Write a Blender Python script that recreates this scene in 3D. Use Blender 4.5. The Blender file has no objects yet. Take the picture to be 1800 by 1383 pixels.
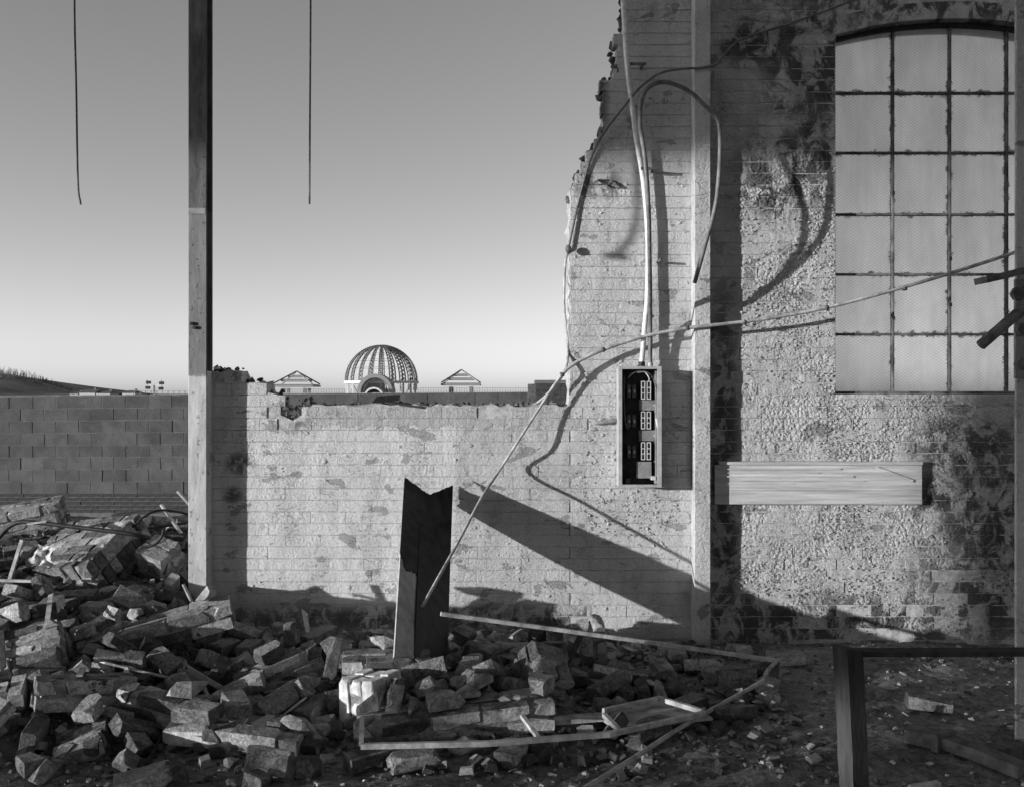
import bpy, bmesh, math, random
import numpy as np
from mathutils import Vector, Matrix, Euler, noise as mnoise

# ------------------------------------------------------------------ camera, sky, sun, exposure
SC = bpy.context.scene
COL = SC.collection
F, CX, CY, CAMY, CAMZ = 1729.0, 900.0, 691.5, -6.33, 1.6      # focal length in photo pixels, eye at 1.6 m

cam_d = bpy.data.cameras.new('camera')
cam_d.sensor_width = 36.0
cam_d.lens = F / 1800.0 * 36.0
cam_d.clip_start, cam_d.clip_end = 0.05, 6000.0
cam = bpy.data.objects.new('camera', cam_d)
cam.location = (0, CAMY, CAMZ)
cam.rotation_euler = (math.radians(90), 0, 0)
COL.objects.link(cam)
SC.camera = cam

SUN_TRAVEL = Vector((1.9, 1.0, -0.205))
ELEV = math.atan2(0.205, math.hypot(1.9, 1.0))
world = bpy.data.worlds.new('World')
SC.world = world
world.use_nodes = True
nt = world.node_tree
nt.nodes.clear()
sky = nt.nodes.new('ShaderNodeTexSky')
sky.sky_type = 'NISHITA'
sky.sun_disc = False
sky.sun_elevation = ELEV
sky.sun_rotation = math.atan2(-1.9, -1.0) % (2 * math.pi)
sky.altitude = 50
sky.air_density, sky.dust_density, sky.ozone_density = 0.45, 0.75, 1.0
bw = nt.nodes.new('ShaderNodeRGBToBW')            # black and white film
bg = nt.nodes.new('ShaderNodeBackground')
bg.inputs['Strength'].default_value = 0.15
wo = nt.nodes.new('ShaderNodeOutputWorld')
nt.links.new(sky.outputs[0], bw.inputs[0])
nt.links.new(bw.outputs[0], bg.inputs['Color'])
nt.links.new(bg.outputs[0], wo.inputs['Surface'])

sun_d = bpy.data.lights.new('sun', 'SUN')
sun_d.energy = 2.8
sun_d.angle = math.radians(0.53)
sun = bpy.data.objects.new('sun', sun_d)
sun.rotation_euler = SUN_TRAVEL.to_track_quat('-Z', 'Y').to_euler()
sun.location = (-20, -12, 8)
COL.objects.link(sun)

SC.view_settings.view_transform = 'Standard'
SC.view_settings.look = 'None'
SC.view_settings.exposure = 1.02
SC.view_settings.gamma = 1.0
SC.view_settings.use_curve_mapping = False
SC.cycles.use_denoising = True
SC.cycles.max_bounces = 6
SC.cycles.sample_clamp_indirect = 4.0

rng = random.Random(11)
U = rng.uniform

# ------------------------------------------------------------------ helpers
def W(px, py, y):
    """photo pixel at a chosen depth y -> world point"""
    D = y - CAMY
    return Vector(((px - CX) / F * D, y, CAMZ - (py - CY) / F * D))

def G(px, py, z):
    """photo pixel at a chosen height z (below the eye) -> world point"""
    D = (CAMZ - z) * F / (py - CY)
    return Vector(((px - CX) / F * D, CAMY + D, z))

def obj(name, me, mat=None, parent=None, loc=None, rot=None):
    o = bpy.data.objects.new(name, me)
    COL.objects.link(o)
    if mat is not None and me is not None and not me.materials:
        me.materials.append(mat)
    if parent is not None:
        o.parent = parent
    if loc is not None:
        o.location = loc
    if rot is not None:
        o.rotation_euler = rot
    return o

def mesh(verts, faces, name='mesh', smooth=False):
    me = bpy.data.meshes.new(name)
    me.from_pydata([tuple(v) for v in verts], [], faces)
    if smooth:
        me.polygons.foreach_set('use_smooth', [True] * len(me.polygons))
    me.update()
    return me

def fix(me):
    bm = bmesh.new(); bm.from_mesh(me)
    bmesh.ops.recalc_face_normals(bm, faces=bm.faces)
    bm.to_mesh(me); bm.free(); me.update()
    return me

def tag(o, label=None, cat=None, group=None, kind=None):
    if label: o['label'] = label
    if cat: o['category'] = cat
    if group: o['group'] = group
    if kind: o['kind'] = kind
    return o

def empty(name, label, cat, loc=(0, 0, 0), rot=(0, 0, 0), group=None):
    o = bpy.data.objects.new(name, None)
    o.empty_display_size = 0.1
    COL.objects.link(o)
    o.location = loc; o.rotation_euler = rot
    return tag(o, label, cat, group)

QF = [(0, 3, 2, 1), (4, 5, 6, 7), (0, 1, 5, 4), (1, 2, 6, 5), (2, 3, 7, 6), (3, 0, 4, 7)]
def box_vf(a, b):
    (x0, y0, z0), (x1, y1, z1) = a, b
    return [(x0, y0, z0), (x1, y0, z0), (x1, y1, z0), (x0, y1, z0),
            (x0, y0, z1), (x1, y0, z1), (x1, y1, z1), (x0, y1, z1)], list(QF)

def box(name, a, b, mat, parent=None, bev=0.0, **k):
    v, f = box_vf(a, b)
    me = mesh(v, f, name)
    if bev > 0:
        bm = bmesh.new(); bm.from_mesh(me)
        bmesh.ops.bevel(bm, geom=bm.edges[:], offset=bev, segments=1, affect='EDGES')
        bm.to_mesh(me); bm.free()
    return obj(name, me, mat, parent, **k)

def catmull(pts, n=8):
    P = [Vector(p) for p in pts]
    if len(P) < 3:
        return [P[0].lerp(P[1], i / n) for i in range(n + 1)]
    P = [P[0] * 2 - P[1]] + P + [P[-1] * 2 - P[-2]]
    out = []
    for i in range(1, len(P) - 2):
        a, b, c, d = P[i - 1:i + 3]
        for j in range(n):
            t = j / n
            out.append(0.5 * ((2 * b) + (c - a) * t + (2 * a - 5 * b + 4 * c - d) * t * t + (3 * b - a - 3 * c + d) * t ** 3))
    out.append(P[-2])
    return out

def tube_me(path, r, seg=10, name='tube'):
    n = len(path)
    rs = r if isinstance(r, (list, tuple)) else [r] * n
    V, Fc = [], []
    up = Vector((0, 0, 1))
    prev = None
    for i, p in enumerate(path):
        t = (path[min(i + 1, n - 1)] - path[max(i - 1, 0)]).normalized()
        if prev is None:
            a = t.cross(Vector((0, 1, 0)))
            if a.length < 0.1: a = t.cross(up)
            a.normalize()
        else:
            a = (prev - t * prev.dot(t)).normalized()
        prev = a
        b = t.cross(a)
        for k in range(seg):
            th = 2 * math.pi * k / seg
            V.append(p + (a * math.cos(th) + b * math.sin(th)) * rs[i])
    for i in range(n - 1):
        for k in range(seg):
            k2 = (k + 1) % seg
            Fc.append((i * seg + k, i * seg + k2, (i + 1) * seg + k2, (i + 1) * seg + k))
    Fc.append(tuple(reversed(range(seg))))
    Fc.append(tuple(range((n - 1) * seg, n * seg)))
    return fix(mesh(V, Fc, name, True))

def bar_me(path, w, h, name='bar', upv=(0, 0, 1)):
    """rectangular bar swept along straight pieces of a path"""
    V, Fc = [], []
    n = len(path)
    for i, p in enumerate(path):
        t = (Vector(path[min(i + 1, n - 1)]) - Vector(path[max(i - 1, 0)])).normalized()
        s = t.cross(Vector(upv))
        if s.length < 0.05: s = t.cross(Vector((0, 1, 0)))
        s.normalize(); u = s.cross(t).normalized()
        for a, b in ((-1, -1), (1, -1), (1, 1), (-1, 1)):
            V.append(Vector(p) + s * (a * w / 2) + u * (b * h / 2))
    for i in range(n - 1):
        for k in range(4):
            k2 = (k + 1) % 4
            Fc.append((i * 4 + k, i * 4 + k2, i * 4 + 4 + k2, i * 4 + 4 + k))
    Fc.append((3, 2, 1, 0)); Fc.append(tuple(range(n * 4 - 4, n * 4)))
    return fix(mesh(V, Fc, name))

# ------------------------------------------------------------------ materials (grey: black and white photograph)
def PX(px, y=0.0): return (px - CX) / F * (y - CAMY)

class NB:
    def __init__(s, name):
        s.m = bpy.data.materials.new(name); s.m.use_nodes = True
        s.t = s.m.node_tree; s.t.nodes.clear()
        s.out = s.n('ShaderNodeOutputMaterial')
        s.b = s.n('ShaderNodeBsdfPrincipled')
        s.l(s.b.outputs[0], s.out.inputs['Surface'])
    def n(s, kind, **k):
        x = s.t.nodes.new(kind)
        for a, v in k.items(): setattr(x, a, v)
        return x
    def l(s, a, b): s.t.links.new(a, b)
    def inp(s, sock, v):
        if hasattr(v, 'is_output'): s.l(v, sock)
        else: sock.default_value = v
    def pos(s):
        return s.n('ShaderNodeNewGeometry').outputs['Position']
    def objc(s):
        return s.n('ShaderNodeTexCoord').outputs['Object']
    def scale(s, v, sc):
        m = s.n('ShaderNodeMapping'); m.inputs['Scale'].default_value = sc
        s.l(v, m.inputs['Vector']); return m.outputs[0]
    def noise(s, v, sc, det=6, rough=0.6, dist=0.0):
        x = s.n('ShaderNodeTexNoise')
        x.inputs['Scale'].default_value = sc; x.inputs['Detail'].default_value = det
        x.inputs['Roughness'].default_value = rough; x.inputs['Distortion'].default_value = dist
        if v is not None: s.l(v, x.inputs['Vector'])
        return x.outputs[0]
    def vor(s, v, sc, feature='F1', rnd=1.0):
        x = s.n('ShaderNodeTexVoronoi', feature=feature)
        x.inputs['Scale'].default_value = sc; x.inputs['Randomness'].default_value = rnd
        s.l(v, x.inputs['Vector']); return x.outputs[0]
    def ramp(s, v, a, b, lo=0.0, hi=1.0):
        x = s.n('ShaderNodeMapRange', interpolation_type='SMOOTHSTEP')
        s.l(v, x.inputs[0])
        x.inputs[1].default_value = a; x.inputs[2].default_value = b
        x.inputs[3].default_value = lo; x.inputs[4].default_value = hi
        return x.outputs[0]
    def math(s, op, a, b=0.0):
        x = s.n('ShaderNodeMath', operation=op)
        s.inp(x.inputs[0], a); s.inp(x.inputs[1], b); return x.outputs[0]
    def mix(s, f, a, b):
        x = s.n('ShaderNodeMix', data_type='FLOAT')
        s.inp(x.inputs[0], f); s.inp(x.inputs[2], a); s.inp(x.inputs[3], b); return x.outputs[0]
    def blobs(s, p, spots):
        """union of soft spots (x, z, rx, rz) on the wall plane"""
        sep = s.n('ShaderNodeSeparateXYZ'); s.l(p, sep.inputs[0])
        acc = None
        for (x, z, rx, rz) in spots:
            dx = s.math('DIVIDE', s.math('SUBTRACT', sep.outputs[0], x), rx)
            dz = s.math('DIVIDE', s.math('SUBTRACT', sep.outputs[2], z), rz)
            d = s.math('ADD', s.math('MULTIPLY', dx, dx), s.math('MULTIPLY', dz, dz))
            v = s.ramp(d, 1.4, 0.0)
            acc = v if acc is None else s.math('MAXIMUM', acc, v)
        return acc
    def done(s, col, rough=0.9, height=None, dist=0.004, spec=0.2, strength=1.0, metal=0.0):
        if hasattr(col, 'is_output'):
            c = s.n('ShaderNodeCombineColor')
            for i in range(3): s.l(col, c.inputs[i])
            s.l(c.outputs[0], s.b.inputs['Base Color'])
        else:
            s.b.inputs['Base Color'].default_value = (col, col, col, 1)
        s.inp(s.b.inputs['Roughness'], rough)
        s.b.inputs['Specular IOR Level'].default_value = spec
        s.b.inputs['Metallic'].default_value = metal
        if height is not None:
            bp = s.n('ShaderNodeBump'); bp.inputs['Strength'].default_value = strength
            bp.inputs['Distance'].default_value = dist
            s.l(height, bp.inputs['Height']); s.l(bp.outputs[0], s.b.inputs['Normal'])
        return s.m

def mat_paint(name, white=0.56, bare=0.3, peel=(0.60, 0.63), crumb=(0.5, 0.6), crumb_amt=1.0, grime_shadow=None, grime_shadow_amt=0.8, dirt=(0.62, 0.75), seed=0.0, relief=0.010, band=None):
    b = NB(name)
    p = b.pos()
    if seed:
        mp = b.n('ShaderNodeMapping'); mp.inputs['Location'].default_value = (seed, 0, seed * 1.7)
        b.l(p, mp.inputs['Vector']); q = mp.outputs[0]
    else:
        q = p
    big = b.noise(b.scale(q, (1, 1, 1.5)), 2.6, 9, 0.62, 0.4)
    patch = b.ramp(b.noise(b.scale(q, (1, 1, 1.7)), 4.2, 8, 0.6, 0.3), peel[0], peel[1])
    fine = b.noise(q, 60, 5, 0.6)
    mott = b.noise(b.scale(q, (1.2, 1, 0.5)), 5, 7, 0.65)
    cr_m = b.ramp(big, crumb[0], crumb[1])
    warp = b.n('ShaderNodeVectorMath', operation='ADD')
    nz = b.n('ShaderNodeTexNoise'); nz.inputs['Scale'].default_value = 22; b.l(q, nz.inputs['Vector'])
    sc = b.n('ShaderNodeVectorMath', operation='SCALE'); b.l(nz.outputs['Color'], sc.inputs[0]); sc.inputs['Scale'].default_value = 0.035
    b.l(q, warp.inputs[0]); b.l(sc.outputs[0], warp.inputs[1])
    vor = b.vor(warp.outputs[0], 46)
    pits = b.ramp(b.noise(q, 38, 4, 0.6), 0.63, 0.70)
    cracks = b.ramp(b.vor(warp.outputs[0], 7, 'DISTANCE_TO_EDGE'), 0.0, 0.012, 1.0, 0.0)
    cracks = b.math('MULTIPLY', cracks, b.ramp(mott, 0.52, 0.6))
    col = b.mix(patch, white, bare)
    col = b.math('MULTIPLY', col, b.ramp(mott, 0.3, 0.75, 1.10, 0.80))
    col = b.math('MULTIPLY', col, b.ramp(fine, 0.35, 0.75, 1.05, 0.86))
    col = b.mix(b.math('MULTIPLY', pits, 0.2), col, 0.16)
    spots = b.ramp(b.noise(q, 17, 9, 0.74), dirt[0], dirt[1])
    col = b.mix(b.math('MULTIPLY', spots, 0.75), col, 0.1)
    if grime_shadow:
        g = b.blobs(p, grime_shadow)
        g = b.math('MULTIPLY', g, b.ramp(b.noise(b.scale(q, (1, 1, 0.75)), 7, 9, 0.72, 0.6), 0.44, 0.54))
        col = b.mix(b.math('MULTIPLY', g, grime_shadow_amt), col, 0.045)
    h = b.math('MULTIPLY', fine, 0.42)
    if band:                                   # a run of cement render along the wall head
        sp_ = b.n('ShaderNodeSeparateXYZ'); b.l(p, sp_.inputs[0])
        wv = b.math('ADD', sp_.outputs[2], b.math('MULTIPLY', b.noise(b.scale(q, (1, 1, 0.3)), 9, 7, 0.7), 0.16))
        bm_ = b.math('MULTIPLY', b.ramp(wv, band[0], band[0] + 0.015), b.ramp(sp_.outputs[0], band[1], band[1] + 0.12))
        drip = b.noise(b.scale(q, (1, 1, 0.12)), 34, 6, 0.7)
        coat = b.ramp(b.math('ADD', sp_.outputs[0], b.math('MULTIPLY', b.noise(b.scale(q, (1, 1, 0.5)), 8, 6, 0.65), 0.10)), PX(797) + 0.04, PX(797) + 0.075)   # a later, greyer coat begins here
        col = b.math('MULTIPLY', col, b.mix(coat, 1.0, 0.82))
        col = b.mix(bm_, col, b.math('MULTIPLY', b.ramp(drip, 0.3, 0.7, 0.78, 1.12), 0.42))
        h = b.math('ADD', h, b.math('MULTIPLY', bm_, b.math('ADD', 0.25, b.math('MULTIPLY', drip, 0.5))))
    h = b.math('ADD', h, b.math('MULTIPLY', b.noise(q, 150, 4, 0.65), 0.22))
    chip = b.ramp(b.noise(b.scale(q, (1, 1, 1.5)), 30, 6, 0.7, 0.5), 0.60, 0.625)
    cm_ = b.math('MULTIPLY', chip, b.ramp(mott, 0.45, 0.58))
    col = b.mix(b.math('MULTIPLY', cm_, 0.45), col, bare * 0.8)
    h = b.math('ADD', h, b.math('MULTIPLY', b.noise(q, 95, 3, 0.6), 0.35))
    h = b.math('ADD', h, b.math('MULTIPLY', b.math('MULTIPLY', chip, b.ramp(mott, 0.45, 0.58)), -0.35))
    h = b.math('ADD', h, b.math('MULTIPLY', b.math('MULTIPLY', vor, cr_m), -0.9 * crumb_amt))
    h = b.math('ADD', h, b.math('MULTIPLY', patch, -0.45))
    h = b.math('ADD', h, b.math('MULTIPLY', b.noise(q, 14, 6, 0.6), 0.9))
    h = b.math('ADD', h, b.math('MULTIPLY', pits, -0.3))
    h = b.math('ADD', h, b.math('MULTIPLY', b.noise(b.scale(q, (1, 1, 9)), 12, 4, 0.6), 0.35))
    h = b.math('ADD', h, b.math('MULTIPLY', cracks, -0.5))
    return b.done(col, 0.85, h, relief, 0.15)

def mat_simple(name, col, rough=0.8, var=0.25, sc=12, bump=0.002, bsc=60, spec=0.3, metal=0.0, obj_space=True, stretch=(1, 1, 1)):
    b = NB(name)
    q = b.scale(b.objc() if obj_space else b.pos(), stretch)
    n1 = b.noise(q, sc, 7, 0.65)
    c = b.math('MULTIPLY', b.ramp(n1, 0.3, 0.7, 1 - var, 1 + var), col)
    h = b.noise(q, bsc, 6, 0.65)
    return b.done(c, rough, h, bump, spec, 1.0, metal)

def mat_brick():
    b = NB('rubble_brick')
    q = b.objc()
    oi = b.n('ShaderNodeObjectInfo')
    r = oi.outputs['Random']
    base = b.ramp(b.math('POWER', r, 1.6), 0, 1, 0.11, 0.40)
    off = b.n('ShaderNodeVectorMath', operation='ADD'); b.l(q, off.inputs[0])
    cmb = b.n('ShaderNodeCombineXYZ'); b.l(b.math('MULTIPLY', r, 37.0), cmb.inputs[0]); b.l(b.math('MULTIPLY', r, 91.0), cmb.inputs[1])
    b.l(cmb.outputs[0], off.inputs[1]); qq = off.outputs[0]
    n1 = b.noise(qq, 14, 8, 0.65)
    n2 = b.noise(qq, 70, 5, 0.65)
    col = b.math('MULTIPLY', base, b.ramp(n1, 0.3, 0.7, 0.6, 1.3))
    nrm = b.n('ShaderNodeTexCoord').outputs['Normal']
    sp = b.n('ShaderNodeSeparateXYZ'); b.l(nrm, sp.inputs[0])
    # one long face keeps its old coat of white paint on about half of the bricks
    face = b.ramp(sp.outputs[1], -0.6, -0.85)
    has = b.ramp(b.math('FRACT', b.math('MULTIPLY', r, 7.31)), 0.5, 0.52)
    pm = b.math('MULTIPLY', b.math('MULTIPLY', face, has), b.ramp(n1, 0.36, 0.42))
    col = b.mix(pm, col, 0.5)
    # mortar left on the bed faces
    bed = b.ramp(b.math('ABSOLUTE', sp.outputs[2]), 0.6, 0.85)
    mm = b.math('MULTIPLY', b.math('MULTIPLY', bed, b.ramp(b.noise(qq, 9, 6, 0.6), 0.42, 0.52)), 0.75)
    col = b.mix(mm, col, 0.27)
    soot = b.ramp(b.noise(qq, 6, 8, 0.7), 0.52, 0.66)
    col = b.mix(b.math('MULTIPLY', soot, 0.5), col, 0.05)
    col = b.math('MULTIPLY', col, b.ramp(n2, 0.3, 0.7, 0.75, 1.25))
    h = b.math('ADD', b.math('MULTIPLY', n1, 0.8), b.math('MULTIPLY', n2, 0.35))
    h = b.math('ADD', h, b.math('MULTIPLY', mm, 0.5))
    h = b.math('ADD', h, b.math('MULTIPLY', b.ramp(b.noise(qq, 32, 6, 0.7), 0.5, 0.56), -0.35))
    return b.done(col, 0.95, h, 0.013, 0.1)

def mat_ground():
    b = NB('dirt')
    p = b.pos()
    n1 = b.noise(p, 1.6, 8, 0.65)
    n2 = b.noise(p, 26, 8, 0.7)
    v = b.vor(p, 55)
    c = b.ramp(n1, 0.3, 0.7, 0.13, 0.30)
    c = b.math('MULTIPLY', c, b.ramp(n2, 0.3, 0.7, 0.55, 1.5))
    chips = b.math('MULTIPLY', b.ramp(v, 0.22, 0.12), b.ramp(n2, 0.52, 0.6))
    c = b.mix(b.math('MULTIPLY', chips, 0.6), c, 0.22)
    h = b.math('ADD', n2, b.math('MULTIPLY', b.noise(p, 120, 4, 0.6), 0.4))
    return b.done(c, 0.95, h, 0.02, 0.1)

def mat_islands(name, lo, hi):
    b = NB(name)
    g = b.n('ShaderNodeNewGeometry')
    r = g.outputs['Random Per Island']
    c = b.ramp(b.math('POWER', r, 2.0), 0, 1, lo, hi)
    n = b.noise(g.outputs['Position'], 60, 5, 0.6)
    c = b.math('MULTIPLY', c, b.ramp(n, 0.3, 0.7, 0.75, 1.2))
    return b.done(c, 0.95, n, 0.003, 0.1)

def mat_block():
    b = NB('concrete_block')
    oi = b.n('ShaderNodeObjectInfo')
    p = b.pos()
    c = b.ramp(oi.outputs['Random'], 0, 1, 0.078, 0.1)
    n1 = b.noise(p, 2.2, 8, 0.65)
    n2 = b.noise(p, 30, 6, 0.7)
    c = b.math('MULTIPLY', c, b.ramp(n1, 0.3, 0.7, 0.75, 1.25))
    c = b.math('MULTIPLY', c, b.ramp(n2, 0.3, 0.7, 0.88, 1.12))
    return b.done(c, 0.95, n2, 0.006, 0.1)

def mat_glass():
    b = NB('wired_glass')
    p = b.pos()
    oi = b.n('ShaderNodeObjectInfo')
    def grid(ax, sc):
        sep = b.n('ShaderNodeSeparateXYZ'); b.l(p, sep.inputs[0])
        u = b.math('ADD', b.math('MULTIPLY', sep.outputs[0], ax * 0.62), sep.outputs[2])
        f = b.math('FRACT', b.math('MULTIPLY', u, sc))
        return b.ramp(b.math('ABSOLUTE', b.math('SUBTRACT', f, 0.5)), 0.36, 0.47)
    wires = b.math('MAXIMUM', grid(1, 52), grid(-1, 52))
    streak = b.noise(b.scale(p, (9, 1, 0.9)), 2.2, 7, 0.6)
    spots = b.ramp(b.noise(p, 9, 8, 0.7), 0.64, 0.78)
    base = b.ramp(oi.outputs['Random'], 0, 1, 0.76, 0.97)
    gen = b.n('ShaderNodeTexCoord').outputs['Generated']
    sg = b.n('ShaderNodeSeparateXYZ'); b.l(gen, sg.inputs[0])
    ed = None
    for ax in (0, 2):
        m_ = b.math('MINIMUM', sg.outputs[ax], b.math('SUBTRACT', 1.0, sg.outputs[ax]))
        ed = m_ if ed is None else b.math('MINIMUM', ed, m_)
    dn = b.noise(p, 16, 8, 0.75)
    edge = b.ramp(b.math('ADD', ed, b.math('MULTIPLY', b.math('SUBTRACT', dn, 0.60), 0.34)), 0.0, -0.05)
    cloud = b.noise(b.scale(p, (1.5, 1, 0.8)), 3.0, 6, 0.6)
    c = b.math('MULTIPLY', base, b.ramp(streak, 0.3, 0.7, 1.03, 0.95))
    c = b.math('MULTIPLY', c, b.ramp(cloud, 0.3, 0.7, 1.05, 0.86))
    c = b.math('MULTIPLY', c, b.mix(b.math('MULTIPLY', wires, 0.55), 1.0, 0.5))
    c = b.mix(b.math('MULTIPLY', spots, 0.35), c, 0.12)
    c = b.mix(b.math('MULTIPLY', edge, 0.85), c, 0.05)
    cc = b.n('ShaderNodeCombineColor')
    for i in range(3): b.l(c, cc.inputs[i])
    tr = b.n('ShaderNodeBsdfTranslucent'); b.l(cc.outputs[0], tr.inputs[0])
    b.b.inputs['Roughness'].default_value = 0.35
    b.b.inputs['Specular IOR Level'].default_value = 0.35
    half = b.n('ShaderNodeMix', data_type='RGBA'); half.blend_type = 'MULTIPLY'; half.inputs[0].default_value = 1.0
    b.l(cc.outputs[0], half.inputs[6]); half.inputs[7].default_value = (0.42, 0.42, 0.42, 1)
    b.l(half.outputs[2], b.b.inputs['Base Color'])
    bp = b.n('ShaderNodeBump'); bp.inputs['Distance'].default_value = 0.002
    b.l(wires, bp.inputs['Height']); b.l(bp.outputs[0], b.b.inputs['Normal']); b.l(bp.outputs[0], tr.inputs['Normal'])
    mx = b.n('ShaderNodeMixShader'); mx.inputs[0].default_value = 0.93
    rf = b.n('ShaderNodeBsdfRefraction'); rf.inputs['Roughness'].default_value = 0.75; rf.inputs['IOR'].default_value = 1.03
    b.l(cc.outputs[0], rf.inputs['Color'])
    m2 = b.n('ShaderNodeMixShader'); m2.inputs[0].default_value = 0.5
    b.l(tr.outputs[0], m2.inputs[1]); b.l(rf.outputs[0], m2.inputs[2])
    b.l(b.b.outputs[0], mx.inputs[1]); b.l(m2.outputs[0], mx.inputs[2]); b.l(mx.outputs[0], b.out.inputs['Surface'])
    return b.m

def mat_clear():
    b = NB('clear_glass_back')
    t = b.n('ShaderNodeBsdfTransparent'); b.l(t.outputs[0], b.out.inputs['Surface'])
    return b.m

def mat_column():
    """white paint below, grey primer in the middle, rusted steel above: coats that end in ragged lines"""
    b = NB('left_column_coats')
    p = b.pos()
    sep = b.n('ShaderNodeSeparateXYZ'); b.l(p, sep.inputs[0])
    n = b.noise(p, 9, 8, 0.7)
    z = b.math('ADD', sep.outputs[2], b.math('MULTIPLY', b.math('SUBTRACT', n, 0.5), 0.12))
    n2 = b.noise(b.scale(p, (1, 1, 0.25)), 14, 8, 0.7)
    paint = b.math('MULTIPLY', b.ramp(n2, 0.3, 0.75, 1.1, 0.65), 0.5)
    prim = b.math('MULTIPLY', b.ramp(n2, 0.3, 0.7, 1.25, 0.75), 0.17)
    rust = b.math('MULTIPLY', b.ramp(n2, 0.3, 0.7, 0.6, 1.8), 0.09)
    c = b.mix(b.ramp(z, 1.70, 1.715), paint, prim)
    c = b.mix(b.ramp(sep.outputs[2], 2.765, 2.77), c, rust)
    pk = b.ramp(b.noise(p, 24, 7, 0.7), 0.6, 0.66)
    c = b.mix(b.math('MULTIPLY', pk, 0.5), c, 0.08)
    h = b.math('ADD', n2, b.math('MULTIPLY', pk, -0.7))
    return b.done(c, 0.7, h, 0.005, 0.3)

M = {}
M['low_wall'] = mat_paint('white_painted_brick', 0.55, 0.33, (0.60, 0.607), (0.56, 0.68), 0.7,
                          [(-1.40, 1.47, 0.17, 0.13), (-1.75, 1.15, 0.10, 0.08), (-1.8, 0.95, 0.07, 0.06), (-0.2, 0.15, 2.2, 0.10)], 0.85, (0.68, 0.74), 0.0, 0.010, (1.46, -1.36))
M['stub_wall'] = mat_paint('cream_painted_brick', 0.48, 0.30, (0.62, 0.635), (0.55, 0.68), 0.8,
                           [(0.55, 2.95, 0.2, 0.12), (0.55, 3.5, 0.08, 0.3)], 0.8, (0.70, 0.78), 3.1)
M['window_wall'] = mat_paint('flaking_painted_brick', 0.44, 0.25, (0.60, 0.62), (0.44, 0.56), 1.3,
                             [(2.0, 3.75, 0.5, 0.5), (1.75, 3.0, 0.35, 0.35), (2.9, 1.25, 0.4, 0.22), (3.2, 0.8, 0.6, 0.6),
                              (1.9, 0.12, 1.5, 0.25), (3.3, 0.3, 1.0, 0.4), (2.0, 3.2, 0.25, 0.3), (1.36, 1.0, 0.12, 1.6),  # tall strip by the column paints in its cast shadow; other spots are grime
                              (3.0, 4.1, 1.6, 0.16), (1.6, 3.85, 0.3, 0.2), (2.75, 0.95, 0.25, 0.2)], 0.92, (0.62, 0.72), 7.7)
M['core'] = mat_simple('broken_mortar', 0.10, 0.95, 0.5, 18, 0.012, 40, 0.1, obj_space=False)
M['joint'] = mat_simple('painted_mortar', 0.40, 0.95, 0.3, 18, 0.006, 60, 0.1, obj_space=False)
M['column_l'] = mat_column()
M['column_r'] = mat_paint('white_painted_steel', 0.46, 0.24, (0.63, 0.65), (0.6, 0.7), 0.6, None, 0.8, (0.66, 0.72), 5.0)
M['black'] = mat_simple('black_iron', 0.018, 0.6, 0.5, 30, 0.002, 90)
M['bars'] = mat_simple('window_iron', 0.10, 0.75, 0.7, 9, 0.003, 80, obj_space=False)
M['glass'] = mat_glass(); M['glass_clear'] = mat_clear()
M['brick'] = mat_brick()
M['mortar'] = mat_simple('rubble_mortar', 0.28, 0.95, 0.55, 16, 0.012, 45, 0.1)
M['ground'] = mat_ground()
M['chips'] = mat_islands('chips', 0.10, 0.5)
M['frags'] = mat_islands('fragments', 0.07, 0.36)
M['pale'] = mat_simple('pale_plastered_brick', 0.56, 0.9, 0.3, 16, 0.010, 38, 0.15)
M['block'] = mat_block()
M['block_joint'] = mat_simple('block_mortar', 0.13, 0.95, 0.3, 5, 0.004, 40, 0.1)
M['dark_brick'] = mat_simple('dark_brick', 0.055, 0.95, 0.4, 10, 0.006, 40, 0.1)
M['conduit'] = mat_simple('light_conduit', 0.62, 0.45, 0.25, 20, 0.001, 90, 0.4, obj_space=False)
M['cable'] = mat_simple('grey_cable', 0.13, 0.55, 0.4, 22, 0.0015, 90, 0.4, obj_space=False)
M['pole'] = mat_simple('weathered_pole', 0.34, 0.6, 0.45, 16, 0.002, 70, 0.4, obj_space=False)
M['box_metal'] = mat_simple('grey_box_metal', 0.36, 0.5, 0.2, 20, 0.001, 90, 0.4, obj_space=False)
M['box_in'] = mat_simple('box_inside', 0.035, 0.7, 0.5, 20, 0.001, 90, 0.2)
M['bakelite'] = mat_simple('bakelite', 0.06, 0.35, 0.3, 20, 0.0005, 90, 0.4)
M['ceramic'] = mat_simple('ceramic', 0.5, 0.4, 0.2, 20, 0.0005, 90, 0.5)
M['wood'] = mat_simple('painted_wood', 0.47, 0.75, 0.28, 7, 0.004, 30, 0.2, obj_space=False, stretch=(0.25, 1, 6))
M['wood_dark'] = mat_simple('rough_timber', 0.045, 0.85, 0.4, 9, 0.004, 40, 0.2, stretch=(3, 3, 0.4))
M['slat'] = mat_simple('pale_slat', 0.42, 0.8, 0.4, 14, 0.003, 50, 0.2, obj_space=False)
M['tar'] = mat_simple('tar_sheet', 0.016, 0.5, 0.8, 12, 0.003, 60, 0.12)
M['ply'] = mat_simple('pale_board', 0.36, 0.85, 0.25, 10, 0.002, 60, 0.15)
M['rust'] = mat_simple('rusty_steel', 0.11, 0.75, 0.5, 14, 0.004, 60, 0.3)
M['steel'] = mat_simple('weathered_steel', 0.2, 0.6, 0.35, 10, 0.002, 60, 0.4)
M['rag'] = mat_simple('pale_rag', 0.5, 0.9, 0.3, 20, 0.003, 60, 0.1)
M['dome'] = mat_simple('dome_steel', 0.16, 0.6, 0.2, 3, 0.001, 20, 0.3)
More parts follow.
